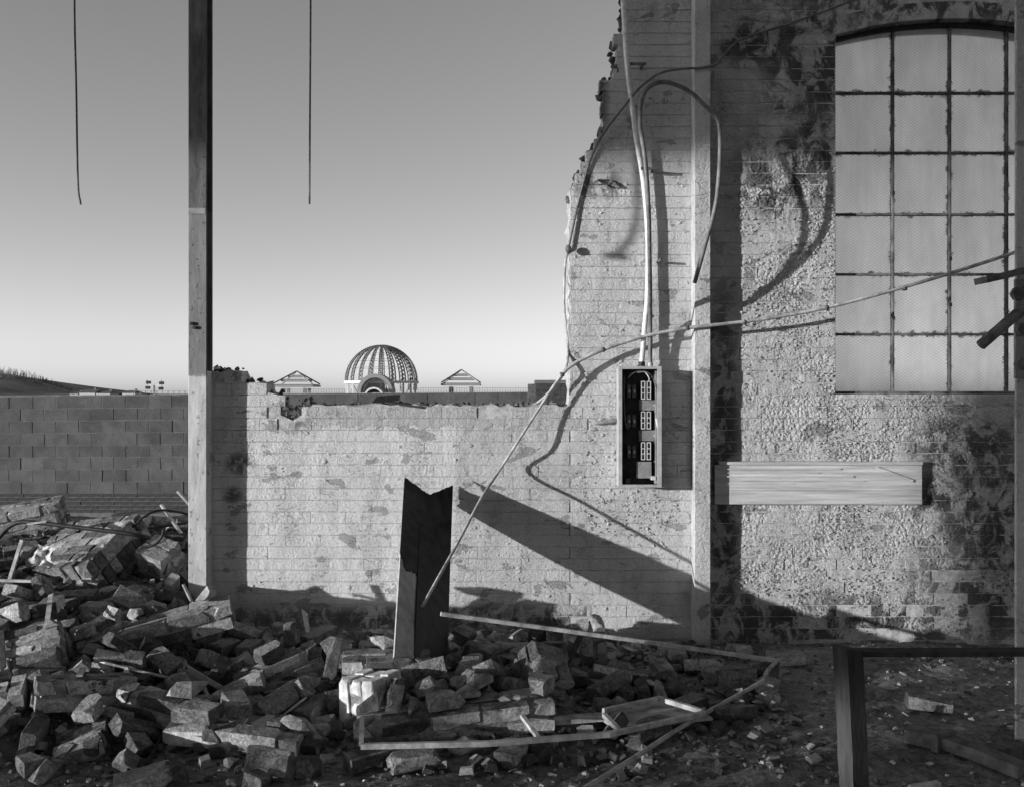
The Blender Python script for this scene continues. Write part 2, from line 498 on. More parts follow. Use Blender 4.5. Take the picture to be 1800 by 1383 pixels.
M['dome_light'] = mat_simple('dome_white_steel', 0.5, 0.6, 0.15, 3, 0.001, 20, 0.3)
M['roof'] = mat_simple('slate_roof', 0.12, 0.8, 0.25, 2, 0.01, 10, 0.2)
M['house'] = mat_simple('house_render', 0.4, 0.9, 0.2, 2, 0.01, 10, 0.2)
M['pane_dark'] = mat_simple('dark_pane', 0.04, 0.2, 0.1, 2, 0.0, 10, 0.5)
M['hill'] = mat_simple('hazy_winter_grass', 0.2, 0.95, 0.35, 0.05, 0.3, 0.5, 0.1)  # lightened to put distance haze into the colour
M['twig'] = mat_simple('hazy_bare_twig', 0.14, 0.95, 0.3, 1, 0.0, 10, 0.1)  # twig grey raised for haze as well
M['shed'] = mat_simple('shed_brick', 0.16, 0.95, 0.3, 2, 0.006, 20, 0.1)

# ------------------------------------------------------------------ ground: one sheet to the horizon, mounded under the rubble
def sstep(a, b, x):
    t = np.clip((x - a) / (b - a), 0, 1)
    return t * t * (3 - 2 * t)

def ground_h(x, y):
    x = np.asarray(x, float); d = -np.asarray(y, float)
    front = 0.10 * sstep(2.2, 0.9, d) * sstep(1.0, -0.4, x) * sstep(-0.2, 0.1, d)
    left = 0.22 * sstep(-1.5, -2.3, x) * sstep(2.3, 0.4, d)
    back = 0.34 * sstep(-1.9, -2.5, x) * sstep(0.6, -0.7, d)
    fade = sstep(-4.0, -2.0, d) * sstep(-6.5, -4.6, x)
    rip = 0.012 * (np.sin(x * 3.1 + d * 1.7) + np.sin(x * 1.3 - d * 4.1 + 1.0)) + 0.007 * np.sin(x * 9.0 + 2 * d) * np.sin(d * 11.0 - x * 3)
    near = sstep(14, 6, np.hypot(x, d))
    dip = -0.8 * sstep(-2.5, -7.0, d) * sstep(-60.0, -30.0, d)
    return (front + (left + back)) * fade + rip * near + dip

def ground():
    def axis(a, b, st, far):
        core = list(np.arange(a, b + 1e-6, st))
        lo, hi, s = [], [], st
        v = a
        while v > -far: s *= 1.35; v -= s; lo.append(v)
        v, s = b, st
        while v < far: s *= 1.35; v += s; hi.append(v)
        return np.array(lo[::-1] + core + hi)
    xs, ys = axis(-5.0, 5.0, 0.035, 4000), axis(-5.0, 2.5, 0.035, 4000)
    X, Y = np.meshgrid(xs, ys)
    Z = ground_h(X, Y)
    r2 = np.random.RandomState(4)
    Z = Z + r2.normal(0, 0.0045, Z.shape) * (np.hypot(X, Y) < 8)
    n, m = len(xs), len(ys)
    V = np.stack([X, Y, Z], -1).reshape(-1, 3)
    idx = np.arange(n * m).reshape(m, n)
    Fc = np.stack([idx[:-1, :-1], idx[:-1, 1:], idx[1:, 1:], idx[1:, :-1]], -1).reshape(-1, 4)
    me = bpy.data.meshes.new('ground')
    me.from_pydata(V.tolist(), [], Fc.tolist())
    me.polygons.foreach_set('use_smooth', [True] * len(me.polygons))
    o = obj('ground', me, M['ground'])
    return tag(o, kind='structure', label='dark trodden dirt littered with rubble')
GROUND = ground()

# ------------------------------------------------------------------ brick walls
BL, BH = 0.225, 0.075                      # brick pitch
FZ = -0.06                                 # first bed joint
def brick_variants(name, n, mat, L=0.2225, H=0.0722, D=0.1, bev=0.0022, wob=0.0011):
    """painted brick faces: wavering bed edges, some with a visible upright joint, most bridged by paint"""
    out = []
    for i in range(n):
        r = random.Random(100 + i * 7 + len(name))
        x = L / 2
        ends = (r.random() < 0.28, r.random() < 0.28)
        K = 4
        V, Fc = [], []
        for k in range(K + 1):
            u_ = -1 + 2 * k / K
            e = (k == 0 and ends[0]) or (k == K and ends[1])
            zt = H / 2 + r.uniform(-wob, wob) * (0.4 if k in (0, K) else 1)
            zb = -H / 2 + r.uniform(-wob, wob) * (0.4 if k in (0, K) else 1)
            b1, b2 = bev * r.uniform(0.6, 2.0), bev * r.uniform(0.6, 2.0)
            xo = u_ * x - (u_ * bev * 0.8 if e else 0)
            V += [(u_ * x, D, zb), (u_ * x, bev * 1.5, zb), (xo, 0.0011 * e, zb + b1), (xo, 0.0011 * e, zt - b2), (u_ * x, bev * 1.5, zt), (u_ * x, D, zt)]
        for k in range(K):
            for q in range(5):
                a = k * 6 + q
                Fc.append((a, a + 6, a + 7, a + 1))
        Fc.append((0, 1, 2, 3, 4, 5)); b_ = K * 6
        Fc.append((b_ + 5, b_ + 4, b_ + 3, b_ + 2, b_ + 1, b_))
        me = fix(mesh(V, Fc, name))
        me.materials.append(mat)
        out.append(me)
    return out

def lay(x0_, x1_, z0, z1, keep, cuts=None, tooth=(0, 0, 9)):
    """bond of bricks as (xa, xb, zc); keep(xc, zc) drops broken-away ones, cuts(z) gives openings"""
    out = []
    r = random.Random(int((x0_ + 9) * 1000))
    k0, k1 = int(math.floor((z0 - FZ) / BH)), int(math.ceil((z1 - FZ) / BH))
    for k in range(k0, k1):
        zc = FZ + (k + 0.5) * BH
        tt = 0.1125 if (k % 2 and zc < tooth[2]) else 0.0
        x0, x1 = x0_ + tooth[0] * tt, x1_ + tooth[1] * tt
        header = (k % 4 == 3)
        p = BL / 2 if header else BL
        off = (BL / 4 if header else (BL / 2 if k % 2 else 0)) + r.uniform(-0.008, 0.008)
        x = math.floor(x0 / p) * p - off
        while x < x1:
            a, b = max(x, x0), min(x + p, x1)
            x += p
            if b - a < 0.02: continue
            segs = [(a, b)]
            if cuts:
                for (ca, cb) in cuts(zc):
                    new = []
                    for (s, e) in segs:
                        if cb <= s or ca >= e: new.append((s, e))
                        else:
                            if ca - s > 0.012: new.append((s, ca))
                            if e - cb > 0.012: new.append((cb, e))
                    segs = new
            for (s, e) in segs:
                if keep((s + e) / 2, zc): out.append((s, e, zc))
    return out

def build_bricks(wall, bricks, variants, yface, first_n=300, stuff_mat=None, push=None):
    r = random.Random(len(bricks))
    bricks = sorted(bricks, key=lambda q: (abs((q[0] + q[1]) / 2 - 1.0) > 2.35, q[2] > 4.2, q[2] < 0.0, q[2]))
    rest_v, rest_f = [], []
    for i, (a, b, zc) in enumerate(bricks):
        dy = 0.0014 * math.sin(zc * 97.0) + (r.uniform(-0.002, 0.0015) if r.random() < 0.25 else 0.0)
        if push: dy += push((a + b) / 2, zc, r)
        if i < first_n:
            o = obj('brick', r.choice(variants), None, wall, (((a + b) / 2), yface + dy, zc + r.uniform(-0.0009, 0.0009)), (0.008 * math.sin(zc * 53.0), 0, 0))
            o.scale = ((b - a - 0.0002) / 0.2225, 1, 1)
        else:
            me = r.choice(variants)
            n0 = len(rest_v)
            s = (b - a - 0.0002) / 0.2225
            rest_v += [((a + b) / 2 + v.co.x * s, yface + dy + v.co.y, zc + v.co.z) for v in me.vertices]
            rest_f += [tuple(n0 + q for q in pl.vertices) for pl in me.polygons]
    if rest_v:
        o = obj('more_bricks', mesh(rest_v, rest_f), stuff_mat, wall)
        tag(o, kind='stuff')

def flakes(wall, n, area, dens, mat, yface, size=(0.006, 0.018), lift=(0.002, 0.009), seed=1):
    """curled paint flakes standing off the wall, past counting"""
    r = random.Random(seed)
    V, Fc = [], []
    x0, x1, z0, z1 = area
    made = tries = 0
    while made < n and tries < n * 25:
        tries += 1
        x, z = r.uniform(x0, x1), r.uniform(z0, z1)
        if r.random() > dens(x, z): continue
        s = size[0] + (size[1] - size[0]) * r.random() ** 2
        k = r.choice((5, 6, 7, 8))
        th0 = r.uniform(0, 6.28); ph = r.uniform(0, 6.28); lf = r.uniform(*lift)
        n0 = len(V)
        V.append((x, yface - lf * 0.35, z))
        for q in range(k):
            th = th0 + 6.283 * q / k
            rr = s * r.uniform(0.4, 1.35)
            up = max(0.0, math.cos(th - ph)) ** 1.5
            V.append((x + math.cos(th) * rr, yface - lf * up + 0.001, z + math.sin(th) * rr * 0.9))
        for q in range(k):
            Fc.append((n0, n0 + 1 + q, n0 + 1 + (q + 1) % k))
        made += 1
    o = obj('paint_flakes', mesh(V, Fc), mat, wall)
    return tag(o, kind='stuff')

def nz(x, z, s, o=0.0):
    return mnoise.noise(Vector((x * s + o, z * s, o * 1.3)))

def lumps(parent, pts, mat, name='broken_lump', size=(0.02, 0.06), seed=3):
    r = random.Random(seed)
    metas = []
    for i in range(6):
        bm = bmesh.new()
        bmesh.ops.create_icosphere(bm, subdivisions=1, radius=1.0)
        for v in bm.verts:
            v.co *= r.uniform(0.55, 1.15)
        me = bpy.data.meshes.new(name); bm.to_mesh(me); bm.free(); me.materials.append(mat)
        metas.append(me)
    for p in pts:
        o = obj(name, r.choice(metas), None, parent, p, (r.uniform(0, 6), r.uniform(0, 6), r.uniform(0, 6)))
        s = r.uniform(*size)
        o.scale = (s * r.uniform(0.8, 1.5), s * r.uniform(0.7, 1.3), s * r.uniform(0.5, 1.0))

def core(name, prof, y0, y1, mat, parent, seed=0):
    """wall core with a rough broken top: prof = closed outline in x, z"""
    r = random.Random(seed)
    pts = []
    n = len(prof)
    for i in range(n):
        a, b = prof[i], prof[(i + 1) % n]
        L = math.hypot(b[0] - a[0], b[1] - a[1])
        k = max(1, int(L / 0.05))
        for q in range(k):
            t = q / k
            j = 0.012 if q else 0.004
            pts.append((a[0] + (b[0] - a[0]) * t + r.uniform(-j, j), a[1] + (b[1] - a[1]) * t + r.uniform(-j, j)))
    m = len(pts)
    V, Fc = [], []
    lays = 5
    for l in range(lays):
        y = y0 + (y1 - y0) * l / (lays - 1)
        for (x, z) in pts:
            s = 0.0 if l == 0 else 0.014
            V.append((x + r.uniform(-s, s), y, z + r.uniform(-s, s)))
    for l in range(lays - 1):
        for k in range(m):
            k2 = (k + 1) % m
            Fc.append((l * m + k, l * m + k2, (l + 1) * m + k2, (l + 1) * m + k))
    Fc.append(tuple(reversed(range(m)))); Fc.append(tuple(range((lays - 1) * m, lays * m)))
    return obj(name, fix(mesh(V, Fc)), mat, parent)

def PX(px, y=0.0): return (px - CX) / F * (y - CAMY)
def PZ(py, y=0.0): return CAMZ - (py - CY) / F * (y - CAMY)

# --- low broken wall between the steel column and the tall stub
XL0, XL1, XS1 = -1.985, PX(1001), PX(1221)
def low_top(x):
    px = x / (-CAMY) * F + CX
    if px < 414: return PZ(648)
    if px < 458: return PZ(668)
    if px < 484: return PZ(688)
    if px < 492: return PZ(690)
    if px < 545: return PZ(742) if px < 525 else PZ(730)
    return PZ(712)
lw = empty('low_brick_wall', 'low broken brick wall in flaking white paint between the two steel columns', 'wall', (0, 0, 0))
rl = random.Random(5)
lb = lay(XL0, XL1, 0.0, 2.0, lambda x, z: z + 0.02 < low_top(x) and not (z + 0.06 > low_top(x) and rl.random() < 0.12), None, (0, 1, 1.44))
V_low = brick_variants('low_brick', 18, M['low_wall'])
build_bricks(lw, lb, V_low, 0.0, 300, M['low_wall'])
prof = [(XL0, -0.3), (XL1, -0.3), (XL1, PZ(714)), (PX(700), PZ(712)), (PX(548), PZ(712)), (PX(538), PZ(724)), (PX(515), PZ(738)), (PX(494), PZ(730)),
        (PX(488), PZ(694)), (PX(462), PZ(688)), (PX(456), PZ(671)), (PX(418), PZ(671)), (PX(413), PZ(653)), (XL0, PZ(650))]
core('mortar_core', prof, 0.0052, 0.32, M['joint'], lw, 1)
top_pts = []
for px in range(368, 1000, 9):
    x = PX(px)
    top_pts.append((x + U(-0.015, 0.015), U(0.03, 0.25), low_top(x) + U(-0.012, 0.006)))
bite_pts = [(PX(U(492, 545)), U(0.012, 0.05), PZ(U(698, 738))) for i in range(40)]
lumps(lw, top_pts, M['core'], 'broken_lump', (0.012, 0.03))
lumps(lw, bite_pts, M['core'], 'broken_lump', (0.012, 0.028), 9)
flakes(lw, 260, (XL0 + 0.25, XL1, 0.12, 1.62), lambda x, z: (max(0, nz(x, z, 3.4, 2.0) - 0.12) * 2.4 + 0.04) * (z < low_top(x) - 0.03), M['low_wall'], -0.004, (0.003, 0.016), (0.001, 0.005), 4)

# --- tall stub of wall, broken off in steps on its left
SP = [(330, 1003), (318, 1008), (303, 1018), (284, 1033), (262, 1040), (243, 1056), (205, 1057), (150, 1062), (132, 1081), (66, 1081), (57, 1096), (-80, 1104)]
def stub_left(z):
    py = CY + (CAMZ - z) / (-CAMY) * F
    if py >= 330: return PX(1003)
    best = 1104
    for (yy, xx) in SP:
        if py <= yy: best = xx
    return PX(best)
sw = empty('wall_stub', 'tall jagged stub of painted brick wall carrying the fuse box', 'wall', (0, 0, 0))
rs_ = random.Random(8)
def stub_cuts(z):
    return [(-5, stub_left(z) + rs_.uniform(-0.015, 0.02) * (z > 2.85))]
sb = lay(XL1, XS1, 0.0, 4.6, lambda x, z: True, stub_cuts, (1, 0, 1.44))
V_stub = brick_variants('stub_brick', 18, M['stub_wall'])
build_bricks(sw, sb, V_stub, -0.001, 300, M['stub_wall'])
prof = [(XL1 + 0.001, -0.3), (XS1, -0.3), (XS1, 4.6)]
for (yy, xx) in reversed(SP): prof.append((PX(xx) + 0.012, PZ(yy) ))
prof.append((XL1 + 0.001, PZ(332)))
core('mortar_core', prof, 0.0052, 0.32, M['joint'], sw, 2)
pts = []
for k in range(70):
    z = U(2.85, 4.5)
    pts.append((stub_left(z) + U(-0.012, 0.03), U(0.02, 0.25), z))
lumps(sw, pts, M['core'], 'broken_lump', (0.015, 0.04), 6)
def stub_d(x, z):
    c = math.exp(-(((x - 0.6) / 0.16) ** 2 + ((z - 1.15) / 0.35) ** 2)) + math.exp(-(((x - 0.85) / 0.35) ** 2 + ((z - 0.85) / 0.25) ** 2))
    return (max(0, nz(x, z, 4.0, 5.0)) * 0.8 + 0.06 + c) * (x > stub_left(z) + 0.02)
flakes(sw, 600, (XL1, XS1, 0.1, 3.3), stub_d, M['stub_wall'], -0.005, (0.004, 0.014), (0.002, 0.008), 5)

# --- right wall with the arched iron window
XR0, XR1 = PX(1247), 5.2
WX0, WXC = PX(1468), PX(1668, 0.105)
WX1 = 2 * WXC - WX0
WZ0, WZS, WZT = PZ(694), PZ(62), PZ(33)
_h, _c = WZT - WZS, (WX1 - WX0) / 2
WR = (_c * _c + _h * _h) / (2 * _h)
def arch_z(x, extra=0.0):
    v = (WR + extra) ** 2 - (x - WXC) ** 2
    return WZT - WR + math.sqrt(max(v, 0))
RING = 0.115
def win_cuts(z):
    zz = z
    if zz < WZ0 + 0.0: return []
    if zz < WZS + 0.0: return [(WX0, WX1)]
    q = (WR + RING) ** 2 - (zz - (WZT - WR)) ** 2
    if q <= 0: return []
    hw = min(math.sqrt(q), _c + RING * 0.25)
    return [(WXC - hw, WXC + hw)] if zz < WZT + RING else []
ww = empty('window_wall', 'brick wall of heavily flaking paint holding the arched window', 'wall', (0, 0, 0))
rb = lay(XR0, XR1, 0.0, 4.6, lambda x, z: True, win_cuts)
holes = [(PX(1480), PZ(1022)), (PX(1528), PZ(1078)), (PX(1570), PZ(1085)), (PX(1345), PZ(975)), (PX(1485), PZ(760)), (PX(1610), PZ(705))]
def push(x, z, r):
    for (hx, hz) in holes:
        if abs(hx - x) < 0.06 and abs(hz - z) < 0.04: return 0.045
    return r.choice((0, 0, 0, 0.004)) + (0.008 if z < 0.5 and r.random() < 0.3 else 0)
V_win = brick_variants('window_brick', 18, M['window_wall'], H=0.0712, bev=0.003, wob=0.0018)
build_bricks(ww, rb, V_win, -0.001, 300, M['window_wall'], push)
# core as plain butted pieces round the opening
def core_piece(x0, x1, z0, z1):
    box('mortar_core', (x0, 0.0052, z0), (x1, 0.32, z1), M['joint'], ww)
core_piece(XR0, WX0 + 0.004, -0.3, 4.6); core_piece(WX1 - 0.004, XR1, -0.3, 4.6)
core_piece(WX0 + 0.004, WX1 - 0.004, -0.3, WZ0 + 0.002)
# arch ring of header bricks and the masonry behind it
nV = 20
th0 = math.asin((_c + 0.02) / WR)
arc_c = Vector((WXC, 0, WZT - WR))
for i in range(nV):
    a0, a1 = -th0 + 2 * th0 * i / nV + 0.0003, -th0 + 2 * th0 * (i + 1) / nV - 0.0003
    dy = U(-0.001, 0.001)
    V = []
    for yy in (dy, 0.30):
        for (rr, aa) in ((WR + 0.002, a0), (WR + 0.002, a1), (WR + RING - 0.004, a1), (WR + RING - 0.004, a0)):
            V.append((arc_c.x + math.sin(aa) * rr, yy, arc_c.z + math.cos(aa) * rr))
    obj('arch_brick', fix(mesh(V, list(QF))), M['window_wall'], ww)
V, Fc = [], []
for i in range(25):
    x = WX0 + (WX1 - WX0) * i / 24
    for (yy, zz) in ((0.0062, arch_z(x, RING - 0.01)), (0.0062, 4.6), (0.32, 4.6), (0.32, arch_z(x, RING - 0.01))):
        V.append((x, yy, zz))
for i in range(24):
    for k in range(4):
        Fc.append((i * 4 + k, i * 4 + (k + 1) % 4, i * 4 + 4 + (k + 1) % 4, i * 4 + 4 + k))
obj('mortar_core', fix(mesh(V, Fc)), M['joint'], ww)
# sloping sill
box('window_sill', (WX0 + 0.004, -0.006, WZ0 - 0.03), (WX1 - 0.004, 0.30, WZ0 + 0.004), M['window_wall'], ww, 0.004)
def win_d(x, z):
    if WX0 - 0.01 < x < WX1 + 0.01 and z > WZ0 - 0.03: return 0
    if 1.03 < z + 0.0 < 1.18 and x < 2.66 and z > 0.88: return 0
    if z < 1.18 and z > 0.88 and x < 2.66: return 0
    a = max(0.0, nz(x, z, 2.6, 9.0) + 0.5 * nz(x, z, 8.0, 4.0) + 0.18) * 1.5 + 0.06
    return a * (0.4 if z < 0.3 else 1.0)
flakes(ww, 9000, (XR0 + 0.02, 3.5, 0.05, 4.2), win_d, M['window_wall'], -0.005, (0.003, 0.011), (0.002, 0.009), 6)

# --- arched window with its bars and panes
GY = 0.105
wi = empty('arched_window', 'tall arched iron window of frosted wired glass panes', 'window', (WXC, GY, WZ0))
def wloc(o):
    o.parent = wi; o.matrix_parent_inverse = Matrix.Translation((-WXC, -GY, -WZ0)); return o
cols = [PX(v) for v in (1468, 1568, 1668, 1768, 1868)]
cols = [WX0, PX(1568, GY), WXC, PX(1768, GY), WX1]
rows = [PZ(v, GY) for v in (692, 588, 483, 378, 270, 165)]
rows[0] = WZ0 + 0.004
tB = 0.0145
def vtop(x): return arch_z(x) - 0.004
for i in range(4):
    for j in range(6):
        x0, x1 = cols[i] + tB * 0.4, cols[i + 1] - tB * 0.4
        z0 = rows[j] + tB * 0.4
        if j < 5:
            z1s = [rows[j + 1] - tB * 0.4] * 7
        else:
            z1s = [vtop(x0 + (x1 - x0) * k / 6) for k in range(7)]
        V = []
        for yy in (GY, GY + 0.006):
            V += [(x0, yy, z0), (x1, yy, z0)] + [(x1 - (x1 - x0) * k / 6, yy, z1s[6 - k]) for k in range(7)]
        n = 9
        Fc = [tuple(range(n)), tuple(reversed(range(n, 2 * n)))] + [(k, k + n, (k + 1) % n + n, (k + 1) % n) for k in range(n)]
        pm = fix(mesh(V, Fc)); pm.materials.append(M['glass']); pm.materials.append(M['glass_clear'])
        for pl in pm.polygons:
            if pl.normal.y > -0.9: pl.material_index = 1
        wloc(obj('pane', pm))
for i in range(1, 4):
    wloc(box('glazing_bar', (cols[i] - tB / 2, GY - 0.022, WZ0 + 0.02), (cols[i] + tB / 2, GY + 0.012, vtop(cols[i])), M['bars'], None, 0.002))
for j in range(1, 6):
    for i in range(4):
        wloc(box('glazing_bar', (cols[i] + tB / 2 + 0.001, GY - 0.019, rows[j] - tB / 2), (cols[i + 1] - tB / 2 - 0.001, GY + 0.010, rows[j] + tB / 2), M['bars'], None, 0.002))
wloc(box('frame_rail', (WX0 + 0.02, GY - 0.025, WZ0 + 0.001), (WX1 - 0.02, GY + 0.015, WZ0 + 0.024), M['bars'], None, 0.002))
for sgn, xx in ((1, WX0), (-1, WX1)):
    a, b = sorted((xx, xx + sgn * 0.02))
    wloc(box('frame_stile', (a, GY - 0.025, WZ0 + 0.001), (b, GY + 0.015, WZS), M['bars'], None, 0.002))
V, Fc = [], []
for k in range(25):
    x = WX0 + (WX1 - WX0) * k / 24
    for (yy, dz) in ((GY - 0.035, -0.026), (GY - 0.035, 0.0), (GY + 0.015, 0.0), (GY + 0.015, -0.026)):
        V.append((x, yy, arch_z(x) + dz))
for k in range(24):
    for q in range(4):
        Fc.append((k * 4 + q, k * 4 + (q + 1) % 4, k * 4 + 4 + (q + 1) % 4, k * 4 + 4 + q))
wloc(obj('frame_arch', fix(mesh(V, Fc)), M['black']))  # black also paints in the recess shadow under the arch
lug = [(cols[1], PZ(557)), (cols[2], PZ(534)), (cols[1], PZ(335)), (cols[2], PZ(452))]
for (x, z) in lug:
    wloc(box('window_clip', (x - 0.008, GY - 0.03, z - 0.012), (x + 0.008, GY - 0.0225, z + 0.012), M['black']))

# ------------------------------------------------------------------ steel columns
def h_column(name, label, x0, x1, z0, z1, mat, group):
    c = empty(name, label, 'column', ((x0 + x1) / 2, -0.06, 0), group=group)
    def pc(n, a, b, m=None):
        o = box(n, a, b, m or mat, None, 0.003); o.parent = c
        o.matrix_parent_inverse = Matrix.Translation((-(x0 + x1) / 2, 0.06, 0)); return o
    pc('front_flange', (x0, -0.12, z0), (x1, -0.106, z1))
    pc('web', ((x0 + x1) / 2 - 0.006, -0.106, z0), ((x0 + x1) / 2 + 0.006, -0.0025, z1))
    pc('back_flange', (x0, -0.0025, z0), (x1, 0.0115, z1))
    return c, pc
cl, pc = h_column('steel_column', 'steel column rusted above and painted white below, standing free beside the rubble heap',
                  PX(331, -0.12), PX(363, -0.12), -0.1, 5.3, M['column_l'], 'steel columns of the shed')
xa, xb = PX(331, -0.12), PX(363, -0.12)
pc('casing', (xa + 0.001, -0.105, -0.1), (xb - 0.001, -0.003, PZ(652, -0.12)), M['low_wall'])
pc('splice_plate', (xa + 0.004, -0.124, PZ(377, -0.12)), (xb - 0.004, -0.1205, PZ(366, -0.12)), M['steel'])
for (px, py) in ((338, 569), (343, 576)):
    x, z = PX(px, -0.12), PZ(py, -0.12)
    pc('bolt', (x - 0.012, -0.136, z - 0.010), (x + 0.012, -0.1205, z + 0.010), M['black'])
cr, pc2 = h_column('steel_column', 'white painted steel column between the fuse box wall and the window wall',
                   PX(1221, -0.12), PX(1249, -0.12), -0.1, 5.3, M['column_r'], 'steel columns of the shed')
pc2('casing', (PX(1221, -0.12) + 0.001, -0.105, -0.1), (PX(1249, -0.12) - 0.001, -0.003, 5.3), M['column_r'])

# ------------------------------------------------------------------ added unseen walls and roofs behind the camera; their gaps shape the low sun
SH = -15.0
KX, KZ = 1.9 * -SH, 0.205 * -SH            # where a ray that meets the painted wall at (x, z) crosses the added wall
shed = empty('sun_blocker', 'derelict brick shed behind the viewer with open bays', 'light blocker', (-28, SH, 0))
def sp(n, a, b, m='shed'):
    o = box(n, a, b, M[m], None); o.parent = shed; o.matrix_parent_inverse = Matrix.Translation((28, -SH, 0)); return o
SILL, LINT, PIL0, PIL1 = -0.42, 3.12, 2.75, 3.5
sp('shade_pier', (PIL0 - KX, SH - 0.3, -0.1), (PIL1 - 0.57 - KX, SH, 9.0))
sp('shade_pier', (-13.5 - KX, SH - 0.3, -0.1), (-7.0 - KX, SH, 9.0))
sp('shade_sill', (-7.0 - KX, SH - 0.3, -0.1), (PIL0 - KX, SH, KZ + SILL))
sp('shade_lintel', (-7.0 - KX, SH - 0.3, KZ + LINT), (PIL0 - KX, SH, 9.0))
sp('shade_lintel', (PIL1 - 0.57 - KX, SH - 0.3, KZ + 0.3), (5.6 - KX, SH, 9.0))
for k in range(3):
    x = PIL1 + 0.35 + k * 0.62 - KX
    sp('shade_post', (x, SH - 0.2, -0.1), (x + 0.16, SH - 0.05, KZ + 0.3))  # added uprights that break the sun into streaks
sp('shade_pier', (5.6 - KX, SH - 0.3, -0.1), (6.1 - KX, SH, 9.0))
sp('shade_pier', (8.4 - KX, SH - 0.3, -0.1), (22.0 - KX, SH, 9.0))
sp('shade_lintel', (6.1 - KX, SH - 0.3, KZ + 0.05), (8.4 - KX, SH, 9.0))
sp('shade_roof', (-44, -22, 9.0), (8, SH, 9.12))  # unseen decks and side added to cut the sky fill
sp('shade_roof', (-8.5, -12, 5.62), (8, -3.0, 5.74))
sp('shade_side', (7.7, -12, -0.1), (8.0, -3.6, 5.6))

# tie beam over the columns, out of frame, from which the rods hang
beam = empty('roof_beam', 'riveted steel roof beam across the column heads', 'beam', (0, -0.06, 5.3))
for n, a, b in (('top_flange', (-7.5, -0.09, 0.24), (5.2, 0.09, 0.26)), ('web', (-7.5, -0.008, 0.02), (5.2, 0.008, 0.24)), ('bottom_flange', (-7.5, -0.09, 0.0), (5.2, 0.09, 0.02))):
    box(n, a, b, M['rust'], beam)

def tube(name, pts, r, mat, label=None, cat=None, group=None, n=8, parent=None, seg=10):
    o = obj(name, tube_me(catmull(pts, n), r, seg), mat, parent)
    return tag(o, label, cat, group) if parent is None else o

tube('hanging_rod', [(PX(131, -0.06), -0.06, 5.29), W(131, 0, -0.06), W(134, 150, -0.06), W(137, 318, -0.06), W(142, 360, -0.06)], 0.0062, M['rust'],
     'thin rusty rod with a bent tip hanging against the sky', 'rod', 'rods hanging from the roof beam')
tube('hanging_rod', [(PX(546, -0.06), -0.06, 5.29), W(546, 0, -0.06), W(545, 180, -0.06), W(544, 359, -0.06)], 0.0062, M['rust'],
     'thin straight rusty rod hanging above the steel dome', 'rod', 'rods hanging from the roof beam')

# added lamp on a curved arm, out of frame; there only to throw its shadow on the stub
def back(px, py, t):
    p = W(px, py, 0.0); return p - SUN_TRAVEL * t
disc = empty('shadow_disc', 'unseen shadow-casting lamp on a curved swan neck arm', 'disc', (0, 0, 0))
T = 2.0
tube('arm', [back(1121, 250, T), back(1122, 330, T), back(1120, 380, T), back(1108, 420, T), back(1088, 446, T)] , 0.015, M['rust'], parent=disc)
c = back(1084, 451, T)
bm = bmesh.new(); bmesh.ops.create_cone(bm, cap_ends=True, segments=24, radius1=0.042, radius2=0.036, depth=0.03)
me = bpy.data.meshes.new('disc_plate'); bm.to_mesh(me); bm.free()
obj('disc_plate', me, M['rust'], disc, c, (math.radians(6), math.radians(-4), 0))
tube('stay', [back(1121, 250, T), back(1121, 60, T), back(1121, -420, T)], 0.015, M['rust'], parent=disc)

# ------------------------------------------------------------------ conduits and cables
tube('conduit', [W(1093, -40, -0.09), W(1097, 30, -0.08), W(1103, 120, -0.07), W(1118, 240, -0.065), W(1131, 320, -0.06), W(1139, 420, -0.055), W(1138, 520, -0.06), W(1132, 590, -0.075), W(1128, 640, -0.085)],
     0.0165, M['conduit'], 'pale rigid conduit curving down from above into the fuse box top', 'conduit', n=10)
loop = [(1143, 640, .085), (1143, 595, .10), (1143, 560, .14), (1143, 520, .29), (1142, 470, .43), (1140, 370, .56), (1134, 280, .57), (1125, 215, .52), (1133, 163, .46), (1163, 145, .42), (1205, 157, .39),
        (1240, 187, .385), (1262, 213, .40), (1266, 260, .42), (1262, 330, .42), (1255, 375, .405), (1241, 425, .36), (1230, 465, .30), (1221, 497, .23)]
tube('loop_cable', [W(a, b, -c) for (a, b, c) in loop], 0.0135, M['cable'], 'grey cable looping up from the fuse box and dangling by the column', 'cable', n=10)
tube('slack_cable', [W(1560, -28, -0.05), W(1502, 0, -0.06), W(1400, 38, -0.05), W(1325, 62, -0.05), W(1290, 78, -0.07), W(1262, 110, -0.12), W(1243, 118, -0.14), W(1170, 126, -0.10), W(1130, 150, -0.08),
                     W(1100, 184, -0.07), W(1060, 236, -0.03), W(1037, 284, -0.014), W(1017, 355, -0.014), W(999, 437, -0.02)],
     0.0078, M['cable'], 'thin dark cable slung across the stub from the window arch', 'cable', n=8)
sc_ = tube('drop_cable', [W(999, 437, -0.02), W(994, 462, 0.05), W(992, 500, 0.06), W(992, 545, 0.06), W(997, 585, 0.05), W(998, 620, 0.0), W(994, 650, -0.06), W(980, 672, -0.06), W(958, 697, -0.05), W(944, 708, 0.02)],
           0.0085, M['pole'], 'pale cable dropping from the round junction knob down the stub edge', 'cable')
bm = bmesh.new(); bmesh.ops.create_uvsphere(bm, u_segments=14, v_segments=10, radius=0.026)
me = bpy.data.meshes.new('knob'); bm.to_mesh(me); bm.free(); me.polygons.foreach_set('use_smooth', [True] * len(me.polygons))
k_ = obj('junction_knob', me, M['cable'], sc_, W(999, 438, -0.052)); k_.scale = (0.8, 0.8, 1.05)
